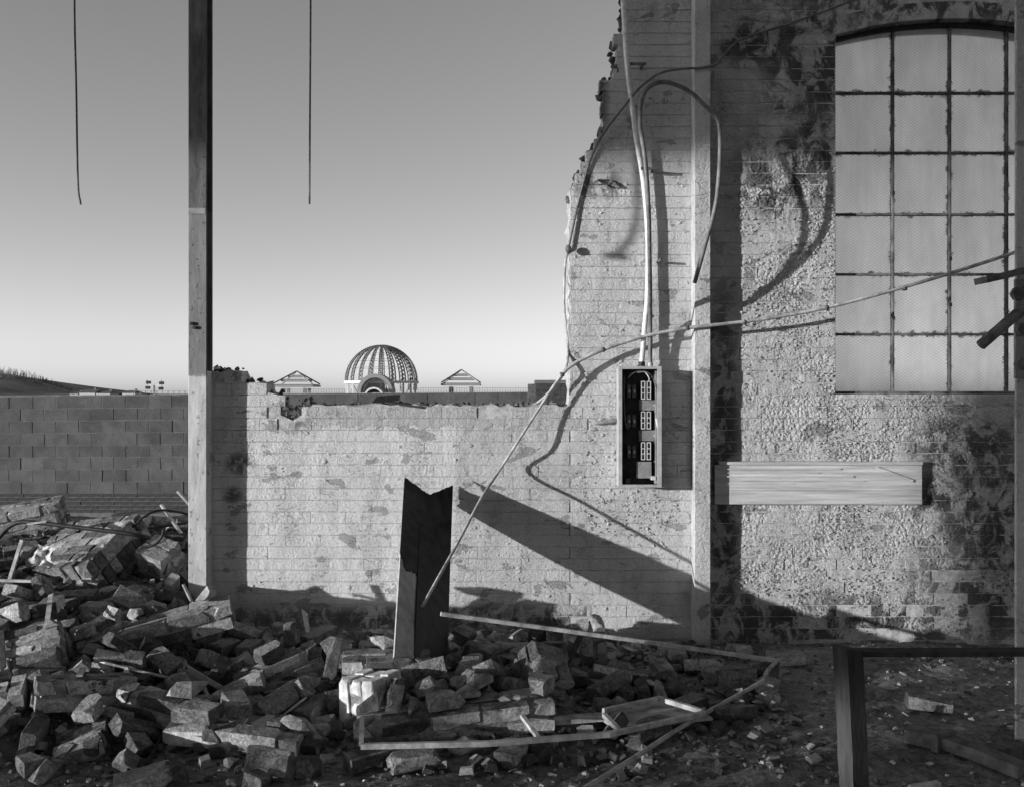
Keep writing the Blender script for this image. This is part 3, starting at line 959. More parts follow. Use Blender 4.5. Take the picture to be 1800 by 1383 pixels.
ppts = [W(1900, 402, -0.10), W(1796, 440, -0.12), W(1640, 490, -0.13), W(1470, 537, -0.135), W(1350, 560, -0.15), W(1250, 572, -0.15), W(1200, 578, -0.14), W(1130, 592, -0.11), W(1062, 614, -0.10), W(1012, 638, -0.10),
        W(985, 662, -0.10), W(945, 722, -0.10), W(905, 784, -0.13), W(878, 826, -0.10), W(848, 872, -0.33), W(825, 915, -0.52), W(800, 962, -0.72), W(772, 1012, -0.92), W(742, 1066, -1.12)]
pc_ = catmull(ppts, 8)
rr = [0.011 if p.z > 1.95 else (0.0125 if p.z > 1.72 else 0.009) for p in pc_]
pole = tag(obj('sagging_pole', tube_me(pc_, rr, 10), M['pole']), 'long bent pole slung across the window and wall, foot on the rubble', 'pole')
for (px, py, y) in ((1452, 541, -0.135), (1308, 567, -0.15), (1208, 577, -0.14), (1060, 615, -0.10), (988, 658, -0.10), (1590, 507, -0.13)):
    p = W(px, py, y)
    obj('clip_band', tube_me([p + Vector((-0.012, 0, -0.003)), p + Vector((0.012, 0, 0.003))], 0.0152, 10), M['rust'], pole)
# little strap iron on the stub and hook by the cable
br = empty('wall_bracket', 'small bent iron ring bracket fixed to the stub near its broken edge', 'bracket', W(1060, 322, -0.01))
ring = [(-0.05, -0.03, 0.0), (-0.035, -0.05, -0.02), (0.03, -0.05, -0.022), (0.05, -0.02, 0.0), (0.045, 0.0, 0.018), (-0.03, 0.0, 0.02), (-0.05, -0.03, 0.0)]
obj('ring', bar_me([Vector(q) for q in ring], 0.022, 0.006), M['rust'], br)
for (px, py, n_) in ((1113, 119, 'pipe_clip'), (1132, 301, 'pipe_clip')):
    o = empty('pipe_clip', 'small iron clip holding the conduit ' + ('high on the stub' if py < 200 else 'at the cable crossing'), 'clip', W(px, py, -0.02))
    box('strap', (-0.03, -0.075, -0.009), (0.075, -0.066, 0.009), M['rust'], o, 0.002)
    box('stand_off', (0.045, -0.0655, -0.008), (0.06, 0.022, 0.008), M['rust'], o, 0.002)
o = empty('iron_spike', 'iron spike driven into the stub beside the conduit at mid height', 'spike', W(1155, 462, -0.005))
obj('shank', tube_me([Vector((0.0, 0.02, 0.0)), Vector((0.01, -0.05, 0.006)), Vector((0.012, -0.085, 0.01))], 0.008, 8), M['rust'], o)

# ------------------------------------------------------------------ fuse box
DB = 0.16
bx0, bx1, bz0, bz1 = PX(1088, -DB), PX(1162, -DB), PZ(855, -DB), PZ(645, -DB)
fb = empty('fuse_box', 'open grey steel fuse box with bare fuse carriers mounted on the stub', 'fuse box', (bx0, 0, bz0))
def fp(n, a, b, m, bev=0.0015):
    v = lambda q: (q[0], q[1] - 0.008, q[2])
    return box(n, v(a), v(b), M[m], fb, bev)
w_, h_ = bx1 - bx0, bz1 - bz0
D0 = DB - 0.008
fp('back_panel', (0.006, -0.012, 0.006), (w_ - 0.006, 0.0, h_ - 0.006), 'box_in')
fp('side_panel', (0, -D0, 0), (0.006, 0, h_), 'box_metal'); fp('side_panel', (w_ - 0.006, -D0, 0), (w_, 0, h_), 'box_metal')
fp('top_panel', (0.006, -D0, h_ - 0.006), (w_ - 0.006, 0, h_), 'box_metal'); fp('bottom_panel', (0.006, -D0, 0), (w_ - 0.006, 0, 0.006), 'box_metal')
fp('rim', (-0.004, -D0 - 0.004, -0.004), (0.020, -D0 - 0.0005, h_ + 0.004), 'box_metal', 0.001); fp('rim', (w_ - 0.024, -D0 - 0.004, -0.004), (w_ + 0.004, -D0 - 0.0005, h_ + 0.004), 'box_metal', 0.001)
fp('rim', (0.0205, -D0 - 0.004, h_ - 0.014), (w_ - 0.0245, -D0 - 0.0005, h_ + 0.004), 'box_metal', 0.001); fp('rim', (0.0205, -D0 - 0.004, -0.004), (w_ - 0.0245, -D0 - 0.0005, 0.014), 'box_metal', 0.001)
def bxz(px, py): return PX(px, -0.1) - bx0, PZ(py, -0.1) - bz0
for row, (py0, py1) in enumerate(((670, 702), (723, 754), (777, 808))):
    for cxp in (1103, 1112):
        a, b = bxz(cxp, py1), bxz(cxp + 7, py0)
        fp('fuse_base', (a[0], -0.075, a[1] + 0.01), (b[0], -0.0125, b[1] - 0.02), 'bakelite')
        zc = (a[1] + b[1]) / 2
        fp('fuse_clip', (a[0] + 0.008, -0.082, zc - 0.016), (b[0] - 0.006, -0.0755, zc + 0.004), 'ceramic')
    for cxp in (1127, 1137):
        a, b = bxz(cxp, py1), bxz(cxp + 7.2, py0)
        fr_ = fp('fuse_carrier', (a[0] + 0.004, -0.088, a[1] + 0.004), (b[0] - 0.004, -0.0125, b[1] - 0.004), 'bakelite')
        def cp(n, p, q, m='ceramic'): 
            o = box(n, (p[0], p[1] - 0.008, p[2]), (q[0], q[1] - 0.008, q[2]), M[m], None, 0.0006); o.parent = fr_; return o
        cp('outline', (a[0], -0.096, a[1]), (a[0] + 0.0045, -0.0885, b[1])); cp('outline', (b[0] - 0.0045, -0.096, a[1]), (b[0], -0.0885, b[1]))
        for f_ in (0.0, 0.33, 0.62, 0.955):
            zz = a[1] + (b[1] - a[1]) * f_
            cp('outline', (a[0] + 0.005, -0.096, zz), (b[0] - 0.005, -0.0885, zz + 0.006))
for (p0, p1) in (((1124, 721), (1153, 703)), ((1123, 775), (1153, 756))):
    a, b = bxz(*p0), bxz(*p1)
    fp('cover_plate', (a[0], -0.085, a[1]), (b[0], -0.079, b[1]), 'steel')
    fp('cover_stud', (b[0] - 0.014, -0.095, (a[1] + b[1]) / 2 - 0.006), (b[0] - 0.002, -0.0855, (a[1] + b[1]) / 2 + 0.006), 'box_metal')
a, b = bxz(1118, 840), bxz(1145, 811)
fp('cover_plate', (a[0], -0.1, a[1]), (b[0], -0.094, b[1]), 'steel')
a, b = bxz(1144, 843), bxz(1152, 836); fp('terminal', (a[0], -0.11, a[1]), (b[0], -0.02, b[1]), 'ceramic')
a, b = bxz(1100, 850), bxz(1108, 840); fp('terminal', (a[0], -0.10, a[1]), (b[0], -0.02, b[1]), 'bakelite')
a, b = bxz(1155, 850), bxz(1158, 652); fp('bus_bar', (a[0] - 0.012, -0.10, a[1]), (b[0] - 0.010, -0.02, b[1]), 'steel')
for pts_, r_, m_ in (([(1104, 664), (1112, 656), (1124, 652), (1134, 655), (1140, 664), (1141, 671)], 0.004, 'ceramic'),
                     ([(1120, 655), (1135, 654), (1146, 662), (1152, 678), (1154, 700), (1155, 735)], 0.0045, 'cable'),
                     ([(1153, 735), (1157, 760), (1160, 785), (1159, 815), (1157, 850)], 0.0055, 'conduit'),
                     ([(1097, 660), (1096, 690), (1098, 720), (1099, 740)], 0.004, 'cable'),
                     ([(1099, 742), (1101, 750), (1104, 754)], 0.003, 'steel')):
    tube('wire', [(bxz(*q)[0], -0.108 - 0.012 * math.sin(i * 2.1), bxz(*q)[1]) for i, q in enumerate(pts_)], r_, M[m_], parent=fb, seg=8)
a = bxz(1088, 738)
tube('stub_pipe', [(-0.135, -0.02, PZ(743) - bz0), (-0.07, -0.03, PZ(741) - bz0), (0.0, -0.03, PZ(738) - bz0)], 0.013, M['steel'], parent=fb)
tube('gland', [(W(1128, 650, -0.085).x - bx0, -0.085, h_ - 0.005), (W(1128, 650, -0.085).x - bx0, -0.085, h_ + 0.035)], 0.021, M['black'], parent=fb)
tube('gland', [(W(1143, 650, -0.085).x - bx0, -0.085, h_ - 0.005), (W(1143, 650, -0.085).x - bx0, -0.085, h_ + 0.03)], 0.018, M['box_metal'], parent=fb)
for (dx, dw, hh) in ((0.02, 0.035, 0.026), (0.065, 0.025, 0.02)):
    fp('lug', (dx, -0.09, h_ + 0.0005), (dx + dw, -0.05, h_ + hh), 'box_metal')

# ------------------------------------------------------------------ wooden board on the window wall
TB = 0.048
wb = empty('wooden_board', 'long pale wooden board fixed to the wall under the window', 'board', (PX(1253), -0.004, PZ(886)))
ox, oz = PX(1253), PZ(886)
xe = PX(1621, -TB) - ox
for (p0, p1, t) in ((886, 862.2, 0.044), (861.6, 817, 0.0434)):
    box('plank', (0.004, -t, PZ(p0, -TB) - oz), (xe, -0.006, PZ(p1, -TB) - oz), M['wood'], wb, 0.0015)
for (x0_, x1_, py, hh, th) in ((1262, 1478, 823, 2.2, 0.007), (1275, 1440, 830, 1.6, 0.006), (1258, 1500, 836, 2.4, 0.008), (1300, 1520, 844, 1.5, 0.005), (1262, 1395, 849, 1.4, 0.006)):
    box('lath', (PX(x0_, -TB) - ox, -0.0445 - th, PZ(py + hh, -TB) - oz), (PX(x1_, -TB) - ox, -0.0445, PZ(py, -TB) - oz), M['wood'], wb, 0.0008)
box('backing', (0.004, -0.0055, 0.001), (PX(1621, -TB) - ox, -0.001, PZ(818, -TB) - oz), M['wood_dark'], wb)
box('ledge', (0.03, -TB - 0.004, PZ(816.5, -TB) - oz), (PX(1622, -TB) - ox, -0.001, PZ(811, -TB) - oz), M['wood'], wb, 0.002)
# diagonal strut notch
obj('strut', bar_me([W(1542, 822, -TB - 0.006) - Vector((ox, -0.004, oz)), W(1605, 845, -TB - 0.006) - Vector((ox, -0.004, oz))], 0.008, 0.016, upv=(0, 0, 1)), M['wood'], wb)

# ------------------------------------------------------------------ black board leaning on the low wall
def board_pt(s_, t):
    """the board is bowed: its right edge hugs the wall at the top before swinging out"""
    L_ = W(709 - 19 * t, 842 + 300 * t, -0.21 - 1.33 * t)
    yr = -0.014 if t < 0.13 else -0.014 - 0.87 * (t - 0.13) / 0.87
    R_e = W(794 - 10 * t, 853 + 287 * t, yr)
    return L_.lerp(R_e, s_)
LT, RT, RB, LB = board_pt(0, 0), board_pt(1, 0), board_pt(1, 1), board_pt(0, 1)
def board(name, top, bot, off, th, mat, parent, ns=22, ntt=18, s0=0.0, s1=1.0, rag=0.0):
    nrm = (RT - LT).cross(LB - LT).normalized()
    if nrm.y > 0: nrm = -nrm
    V, Fc = [], []
    for lay_ in (off + th, off):
        for i in range(ns + 1):
            q = s0 + (s1 - s0) * i / ns
            for k in range(ntt + 1):
                t0_ = top(q) + rag * mnoise.noise(Vector((q * 23, 1.3, 0))); t1_ = bot(q) + rag * 2 * mnoise.noise(Vector((q * 31, 7.3, 0)))
                t = t0_ + (t1_ - t0_) * k / ntt
                V.append(board_pt(q, t) + nrm * lay_)
    N = (ns + 1) * (ntt + 1)
    for i in range(ns):
        for k in range(ntt):
            a = i * (ntt + 1) + k
            Fc.append((a, a + 1, a + ntt + 2, a + ntt + 1)); Fc.append((N + a, N + a + ntt + 1, N + a + ntt + 2, N + a + 1))
    for i in range(ns):
        for k in (0, ntt):
            a = i * (ntt + 1) + k; Fc.append((a, a + ntt + 1, N + a + ntt + 1, N + a))
    for k in range(ntt):
        for i in (0, ns):
            a = i * (ntt + 1) + k; Fc.append((a, a + 1, N + a + 1, N + a))
    return obj(name, fix(mesh(V, Fc)), mat, parent)
def pl_(pts):
    def f(q):
        for (a, va), (b, vb) in zip(pts, pts[1:]):
            if a <= q <= b: return va + (vb - va) * (q - a) / max(1e-6, b - a)
        return pts[-1][1]
    return f
lb_ = empty('leaning_board', 'black tar-faced board with a notched top leaning against the low wall', 'board')
board('board', lambda q: 0.12, pl_([(0, 1.05), (0.30, 1.05), (0.31, 1.06), (1, 1.08)]), 0.0, 0.016, M['ply'], lb_, s0=0.015, s1=0.985)
board('tar_sheet', pl_([(0, 0.0), (0.07, 0.015), (0.5, 0.088), (0.55, 0.085), (0.75, 0.05), (1, 0.015)]),
      pl_([(0, 0.44), (0.03, 0.47), (0.06, 0.475), (0.09, 0.52), (0.16, 0.55), (0.30, 0.555), (0.345, 0.58), (0.36, 1.06), (0.6, 1.05), (1, 1.08)]), 0.0165, 0.006, M['tar'], lb_, ns=64, rag=0.007)

# ------------------------------------------------------------------ block wall beyond, dome and skyline
BY = 12.7
bwall = empty('block_wall', 'grey concrete block boundary wall beyond the rubble', 'wall', (-12.0, BY, 0), (0, 0, 0))
bl, bh = 0.45, 0.2325
zt0, slope = PZ(699.5, BY), 0.0096
bm_ = []
for i in range(6):
    rr_ = random.Random(i)
    v, f = box_vf((-0.2195, 0, -0.1115), (0.2195, 0.1, 0.1115))
    v = [(x + rr_.uniform(-0.004, 0.004), y + (rr_.uniform(-0.006, 0.004) if y == 0 else 0), z + rr_.uniform(-0.003, 0.003)) for (x, y, z) in v]
    me = mesh(v, f, 'block'); me.materials.append(M['block']); bm_.append(me)
nb = 0
for r_ in range(8):
    for c_ in range(35):
        x = -0.2 + c_ * bl + (bl / 2 if r_ % 2 else 0) + U(-0.012, 0.012)
        z = zt0 - (r_ + 0.5) * bh + slope * max(0, x - 0.2 + 0) * (1.0 - r_ * 0.1)
        if r_ > 3 and x > 6.6: continue
        obj('block', rng.choice(bm_), None, bwall, (x, U(-0.004, 0.004), z), (0, -slope * (1 - r_ * 0.1) + U(-0.002, 0.002), 0))
        nb += 1
L = 35 * bl + 0.3
V, Fc = [], []
for r_ in range(8):
    for c_ in range(1, 15):
        x = -0.2 - c_ * bl + (bl / 2 if r_ % 2 else 0)
        a_, b_ = box_vf((x - 0.2195, 0, zt0 - (r_ + 0.5) * bh - 0.1115), (x + 0.2195, 0.1, zt0 - (r_ + 0.5) * bh + 0.1115))
        n0 = len(V); V += a_; Fc += [tuple(n0 + q for q in f) for f in b_]
tag(obj('more_blocks', mesh(V, Fc), M['block'], bwall), kind='stuff')
me = fix(mesh([(-6.6, 0.007, -1.2), (L, 0.007, -1.2), (L, 0.007, zt0 - 0.012 + slope * L), (-6.6, 0.007, zt0 - 0.012),
               (-6.6, 0.2, -1.2), (L, 0.2, -1.2), (L, 0.2, zt0 - 0.012 + slope * L), (-6.6, 0.2, zt0 - 0.012)], [(0, 1, 2, 3), (7, 6, 5, 4), (0, 4, 5, 1), (1, 5, 6, 2), (2, 6, 7, 3), (3, 7, 4, 0)]))
obj('mortar_bed', me, M['block_joint'], bwall)
db_me = []
for i in range(4):
    v, f = box_vf((-0.105, 0, -0.032), (0.105, 0.1, 0.032)); me = mesh(v, f, 'brick'); me.materials.append(M['dark_brick']); db_me.append(me)
for r_ in range(5):
    for c_ in range(34):
        x = 2.0 + c_ * 0.22 + (0.11 if r_ % 2 else 0)
        z = zt0 - 8 * bh - 0.0 - (r_ + 0.5) * 0.075 + 0.018
        obj('base_brick', db_me[0], None, bwall, (x, U(-0.006, 0.004), z))
pier = empty('dark_brick_pier', 'dark brick pier rising above the block wall behind the pole', 'pier', (PX(972, 11.5), 11.5, 0))
pw = PX(1030, 11.5) - PX(942, 11.5)
zt = PZ(668, 11.5)
box('core', (-pw / 2 + 0.005, 0.006, -0.2), (pw / 2 - 0.005, 0.6, zt - 0.07), M['core'], pier)
px0 = PX(942, 11.5) - PX(972, 11.5)
for r_ in range(9):
    nbk = 4
    for c_ in range(nbk):
        a = px0 + c_ * (pw / nbk) + (0.0 if r_ % 2 else 0.0)
        box('brick', (a + 0.004, U(-0.004, 0.0), zt - 0.07 - (r_ + 1) * 0.075), (a + pw / nbk - 0.004, 0.1, zt - 0.07 - r_ * 0.075 - 0.008), M['dark_brick'], pier)
box('coping', (px0 - 0.02, -0.03, zt - 0.066), (px0 + pw, 0.62, zt), M['roof'], pier, 0.006)

FAR = 250.0 + CAMY
u = (FAR - CAMY) / F               # metres per photo pixel at the dome
def FX(px): return (px - CX) * u
def FZp(py): return CAMZ - (py - CY) * u
dome = empty('steel_dome', 'open ribbed steel dome skeleton with an arched entrance on the skyline', 'dome', (FX(670.5), FAR, FZp(670)))
R = 63 * u
def arc_pts(rad, n=14, lo=0.0): return [(rad * math.cos(lo + (math.pi / 2 - lo) * i / n), rad * math.sin(lo + (math.pi / 2 - lo) * i / n)) for i in range(n + 1)]
def rib_mesh(rad):
    V, Fc = [], []
    def seg(a, b, r):
        me = bar_me([a, b], r, r)
        n0 = len(V); V.extend([v.co.copy() for v in me.vertices]); Fc.extend([tuple(n0 + q for q in p.vertices) for p in me.polygons]); bpy.data.meshes.remove(me)
    w = 0.5
    A = arc_pts(rad); 
    for i in range(14):
        for s in (-1, 1):
            ka, kb = w * max(0.25, A[i][0] / rad), w * max(0.25, A[i + 1][0] / rad)
            seg(Vector((A[i][0], s * ka, A[i][1])), Vector((A[i + 1][0], s * kb, A[i + 1][1])), 0.22)
        kb = w * max(0.25, A[i + 1][0] / rad); ka = w * max(0.25, A[i][0] / rad)
        seg(Vector((A[i][0], -ka, A[i][1])), Vector((A[i + 1][0], kb, A[i + 1][1])), 0.14)
        seg(Vector((A[i][0], ka, A[i][1])), Vector((A[i + 1][0], -kb, A[i + 1][1])), 0.14)
    return mesh(V, Fc, 'rib')
rib = rib_mesh(R); rib.materials.append(M['dome'])
NR = 20
for k in range(NR):
    o = obj('rib', rib, None, dome, (0, 0, 0), (0, 0, 2 * math.pi * (k + 0.5) / NR + math.pi / 2))
def ring_me(rad, z, t, n=60):
    path = [Vector((rad * math.cos(2 * math.pi * i / n), rad * math.sin(2 * math.pi * i / n), z)) for i in range(n + 1)]
    return bar_me(path, t, t, 'ring')
for el in (22, 36, 50, 63):
    obj('hoop', ring_me(R * math.cos(math.radians(el)), R * math.sin(math.radians(el)), 0.07), M['dome'], dome)
obj('crown_ring', ring_me(R * 0.14, R * 0.985, 0.35, 24), M['dome'], dome)
obj('ring_beam', ring_me(R, -0.3, 0.65), M['dome_light'], dome)
for k in range(NR):
    th = 2 * math.pi * (k + 0.5) / NR + math.pi / 2
    x, y = R * 0.97 * math.cos(th), R * 0.97 * math.sin(th)
    box('post', (x - 0.22, y - 0.22, -6.5), (x + 0.22, y + 0.22, -0.63), M['dome_light'], dome)
    if k % 2 == 0:
        th2 = th + math.pi / NR * 2; obj('brace', bar_me([Vector((x, y, -4.5)), Vector((R * 0.97 * math.cos(th2), R * 0.97 * math.sin(th2), -0.7))], 0.14, 0.14), M['dome_light'], dome)
# barrel-vaulted entrance standing out in front
ar = 30 * u; ay = -R - 3.0; az = -20 * u - 0.0
def vault(rad, y0, y1, zc, th):
    V, Fc, n = [], [], 24
    for i in range(n + 1):
        a = math.pi * i / n
        for (rr2, yy) in ((rad, y0), (rad, y1), (rad - th, y1), (rad - th, y0)):
            V.append((rr2 * math.cos(a), yy, zc + rr2 * math.sin(a) * 1.05))
    for i in range(n):
        for k in range(4):
            Fc.append((i * 4 + k, i * 4 + (k + 1) % 4, i * 4 + 4 + (k + 1) % 4, i * 4 + 4 + k))
    return fix(mesh(V, Fc))
obj('entrance_vault', vault(ar, ay, ay + 6.0, az, 0.9), M['steel'], dome)
me = []
V = [(0, ay + 3.0, az)] + [((ar - 0.9) * math.cos(math.pi * i / 20), ay + 3.0, az + (ar - 0.9) * math.sin(math.pi * i / 20) * 1.05) for i in range(21)]
V += [(x, y + 0.1, z) for (x, y, z) in V]
Fc = [(0, i + 1, i + 2) for i in range(20)] + [(22, 24 + i, 23 + i) for i in range(20)] + [(i + 1, i + 23, i + 24, i + 2) for i in range(20)] + [(0, 22, 23, 1), (0, 21, 43, 22)]
obj('entrance_screen', fix(mesh(V, Fc)), M['steel'], dome)
obj('inner_arch', vault(ar - 0.95, ay + 2.6, ay + 3.4, az, 0.5), M['dome_light'], dome)
for k in range(-3, 4):
    if k == 0: continue
    x = k * ar * 0.26
    hgt = math.sqrt(max(0.05, 1 - (x / (ar - 1)) ** 2)) * (ar - 1)
    box('mullion', (x - 0.07, ay + 2.5, az), (x + 0.07, ay + 2.58, az + hgt), M['dome_light'], dome)
obj('porch_roof', vault(ar * 0.55, ay - 2.0, ay + 2.2, az - 1.2, 0.4), M['dome_light'], dome)

def pavilion(px0, px1, pyt, pye, lab):
    cx = FX((px0 + px1) / 2); hw = (px1 - px0) / 2 * u; ze = FZp(pye); zt = FZp(pyt)
    p = empty('roof_pavilion', lab, 'pavilion', (cx, FAR, ze), group='pyramid pavilions on the skyline')
    H = zt - ze
    ap = Vector((0, 0, H))
    for sx in (-1, 1):
        for sy in (-1, 1):
            obj('hip_rafter', bar_me([Vector((sx * hw * 0.96, sy * hw * 0.96, 0.45)), ap], 0.28, 0.28), M['dome'], p)
            box('leg', (sx * hw * 0.52 - 0.38, sy * hw * 0.52 - 0.38, -6), (sx * hw * 0.52 + 0.38, sy * hw * 0.52 + 0.38, -0.62), M['dome'], p)
    for (f0, f1, t) in ((1.0, 0.90, 0.0), (0.64, 0.58, 0.36), (0.36, 0.32, 0.64)):
        V = []
        z0 = H * t
        for (s, z) in ((f0, z0 - 0.30), (f0, z0 + 0.12), (f1, z0 + 0.34), (f1 * 0.6, z0 - 0.3)):
            V += [(-hw * s, -hw * s, z), (hw * s, -hw * s, z), (hw * s, hw * s, z), (-hw * s, hw * s, z)]
        Fc = [(3, 2, 1, 0), (8, 9, 10, 11)]
        for l in (0, 4):
            for k in range(4):
                Fc.append((l + k, l + (k + 1) % 4, l + 4 + (k + 1) % 4, l + 4 + k))
        me = mesh(V[:12], Fc)
        obj('louvre', fix(me), M['steel'], p)
pavilion(486, 557, 652.5, 678, 'open louvred pyramid pavilion between the broken wall end and the dome')
pavilion(777, 845, 650, 675.5, 'open louvred pyramid pavilion between the dome and the dark brick pier')

def railing(name, lab, x0, x1, pyt, pyb, dist, st, mat, group=None, zig=False):
    D = dist; uu = D / F
    X0, X1 = (x0 - CX) * uu, (x1 - CX) * uu
    z1, z0 = CAMZ - (pyt - CY) * uu, CAMZ - (pyb - CY) * uu
    r_ = empty(name, lab, 'railing', (X0, D + CAMY, z0), group=group)
    h = z1 - z0; t = uu * 0.55
    box('rail', (0, -t / 2, h - t), (X1 - X0, t / 2, h), mat, r_)
    if not zig: box('rail', (0, -t / 2, h * 0.45), (X1 - X0, t / 2, h * 0.45 + t * 0.7), mat, r_)
    n = int((x1 - x0) / st)
    v, f = box_vf((-t * 0.6, -t / 2 - 0.002, 0), (t * 0.6, t / 2 + 0.002, h - t * 1.02)); pm = mesh(v, f, 'post'); pm.materials.append(mat)
    if zig:
        a = bar_me([Vector((-st * uu * 0.22, 0, 0)), Vector((0, 0, h - t))], t, t); a.materials.append(mat)
        b = bar_me([Vector((st * uu * 0.22, 0, 0)), Vector((0, 0, h - t))], t, t); b.materials.append(mat)
    for k in range(n + 1):
        x = (X1 - X0) * k / n
        if zig:
            obj('strut', a, None, r_, (x, 0, 0)); obj('strut', b, None, r_, (x, 0.01, 0))
        else:
            obj('post', pm, None, r_, (x, 0, 0))
railing('railing', 'thin railing along the skyline between the pavilion and the dome', 500, 606, 683.5, 696, 225, 4.5, M['dome'])
railing('railing', 'thin railing along the skyline on the far side of the dome', 735, 965, 681.5, 694, 225, 4.5, M['dome'])
railing('lattice_fence', 'lattice topped fence beneath the floodlights beyond the block wall', 236, 345, 686.5, 696, 90, 9.8, M['dome'], zig=True)
deck = empty('raised_deck', 'long low concrete deck below the dome', 'deck', (FX(700), FAR - 2, 0))
box('slab', (FX(470) - FX(700), -18, FZp(694)), (FX(1010) - FX(700), 30, FZp(691)), M['house'], deck)
box('skirt', (FX(470) - FX(700), -17.8, -0.5), (FX(1010) - FX(700), 29.8, FZp(694) - 0.01), M['shed'], deck)

# floodlights
D = 90.0; uu = D / F
fl = empty('floodlight_mast', 'short mast with four floodlights on a cross arm beyond the block wall', 'floodlight', ((271 - CX) * uu, D + CAMY, 0))
zz = lambda py: CAMZ - (py - CY) * uu
box('pole', (-0.07, -0.07, -0.2), (0.07, 0.07, zz(677)), M['dome'], fl)
box('cross_arm', (-0.72, -0.06, zz(678.5)), (0.72, 0.06, zz(676.8)), M['dome_light'], fl)
for (px, py) in ((261, 672.5), (260, 681.5), (284, 673.5), (283, 683)):
    x = (px - 271) * uu; z = zz(py)
    hd = box('lamp_head', (x - 0.2, -0.12, z - 0.12), (x + 0.2, 0.12, z + 0.12), M['black'], fl, 0.02)
    g_ = box('visor', (x - 0.21, -0.2, z + 0.122), (x + 0.21, 0.1, z + 0.14), M['black'], fl)
for x in (-0.62, 0.66):
    box('riser', (x - 0.03, -0.03, zz(684)), (x + 0.03, 0.03, zz(668)), M['dome'], fl)

# hill, houses, winter trees
HD = 520.0; hu = HD / F
prof = [(-900, 600), (-600, 612), (-300, 634), (-120, 646), (0, 656), (40, 662), (70, 668), (100, 678), (125, 686), (160, 690.5), (240, 691.2)]
V, Fc = [], []
xs_ = []
for i in range(len(prof) - 1):
    a, b = prof[i], prof[i + 1]
    for k in range(6): xs_.append((a[0] + (b[0] - a[0]) * k / 6, a[1] + (b[1] - a[1]) * k / 6))
xs_.append(prof[-1])
for (px, py) in xs_:
    X = (px - CX) * hu; Z = CAMZ - (py - CY) * hu
    j = mnoise.noise(Vector((X * 0.03, 0, 0))) * 1.2
    for k in range(9):
        t = k / 8
        V.append((X, HD + CAMY - 140 * (1 - t), -0.6 + (Z + 0.6 + j) * math.sin(t * math.pi / 2) ** 1.3))
    V.append((X, HD + CAMY + 220, -1.0))
for i in range(len(xs_) - 1):
    for k in range(9):
        Fc.append((i * 10 + k, i * 10 + 10 + k, i * 10 + 11 + k, i * 10 + k + 1))
hill = tag(obj('hill', fix(mesh(V, Fc, 'hill', True)), M['hill']), 'low winter hillside', kind='structure')
V, Fc = [], []
rt = random.Random(21)
def hill_z(px, t):
    for i in range(len(prof) - 1):
        if prof[i][0] <= px <= prof[i + 1][0]:
            f = (px - prof[i][0]) / (prof[i + 1][0] - prof[i][0]); py = prof[i][1] + (prof[i + 1][1] - prof[i][1]) * f
            Z = CAMZ - (py - CY) * hu
            return -0.6 + (Z + 0.6) * math.sin(t * math.pi / 2) ** 1.3
    return 0
def twig(p, q, w):
    d = (q - p).normalized(); s = Vector((w, 0, 0)); s2 = Vector((0, w, 0))
    n0 = len(V); V.extend([p - s, p + s, p + s2, q]); Fc.extend([(n0, n0 + 1, n0 + 3), (n0 + 1, n0 + 2, n0 + 3), (n0 + 2, n0, n0 + 3)])
for i in range(1000):
    px = rt.uniform(-330, 136); t = rt.choice((1.0, 0.98, 0.9, rt.uniform(0.3, 1.0)))
    b = Vector(((px - CX) * hu, HD + CAMY - 140 * (1 - t), hill_z(px, t) - 0.3))
    H = rt.uniform(1.2, 4.2) * (0.45 if px > 100 else 0.75 if px > 60 else 1.0)
    top = b + Vector((rt.uniform(-0.3, 0.3), 0, H)); twig(b, top, 0.16)
    for k in range(9):
        f = rt.uniform(0.25, 0.9); s = b.lerp(top, f)
        twig(s, s + Vector((rt.uniform(-1, 1) * H * 0.3, rt.uniform(-1, 1) * H * 0.3, rt.uniform(0.1, 0.4) * H)), 0.07)
tag(obj('bare_wood', mesh(V, Fc), M['twig']), 'bare winter scrub and trees along the hillside', kind='stuff')

def house(px0, px1, pyr, pye, dist, lab, gable=False):
    uu = dist / F; x0, x1 = (px0 - CX) * uu, (px1 - CX) * uu
    zr, ze = CAMZ - (pyr - CY) * uu, CAMZ - (pye - CY) * uu
    h = empty('house', lab, 'house', ((x0 + x1) / 2, dist + CAMY, 0), group='houses on the skyline')
    w = (x1 - x0) / 2
    box('wall', (-w * 0.93, 0, -0.5), (w * 0.93, 7, ze), M['house'], h)
    o_ = 0.0 if gable else w * 0.35
    V = [(-w, -0.4, ze), (w, -0.4, ze), (w, 7.4, ze), (-w, 7.4, ze), (-w + o_, 3.5, zr), (w - o_, 3.5, zr)]
    rf = obj('roof', fix(mesh(V, [(0, 1, 5, 4), (2, 3, 4, 5), (1, 2, 5), (3, 0, 4), (3, 2, 1, 0)])), M['roof'], h)
    box('chimney', (w * 0.3, 3.2, zr - 0.5), (w * 0.3 + 0.6, 3.9, zr + 0.5), M['shed'], rf)
    for s in (-0.5, 0.35):
        box('window', (w * s, -0.02, ze - 1.9), (w * s + 1.0, -0.001, ze - 0.7), M['pane_dark'], h)
house(138, 168, 684.6, 690, 300, 'pale fronted house with a dark hipped roof at the foot of the hill', True)
house(168, 194, 687, 691, 300, 'house with a low dark roof between the hill foot and the floodlights')
house(214, 238, 686, 690.5, 300, 'flat topped dark roofed house beside the lattice fence')
house(122, 138, 689, 692, 300, 'small pale gabled house tucked under the hill', True)
vb = empty('white_shed', 'small white shed roof at the foot of the hill above the block wall', 'shed', ((48 - CX) * 200 / F, 200 + CAMY, 0))
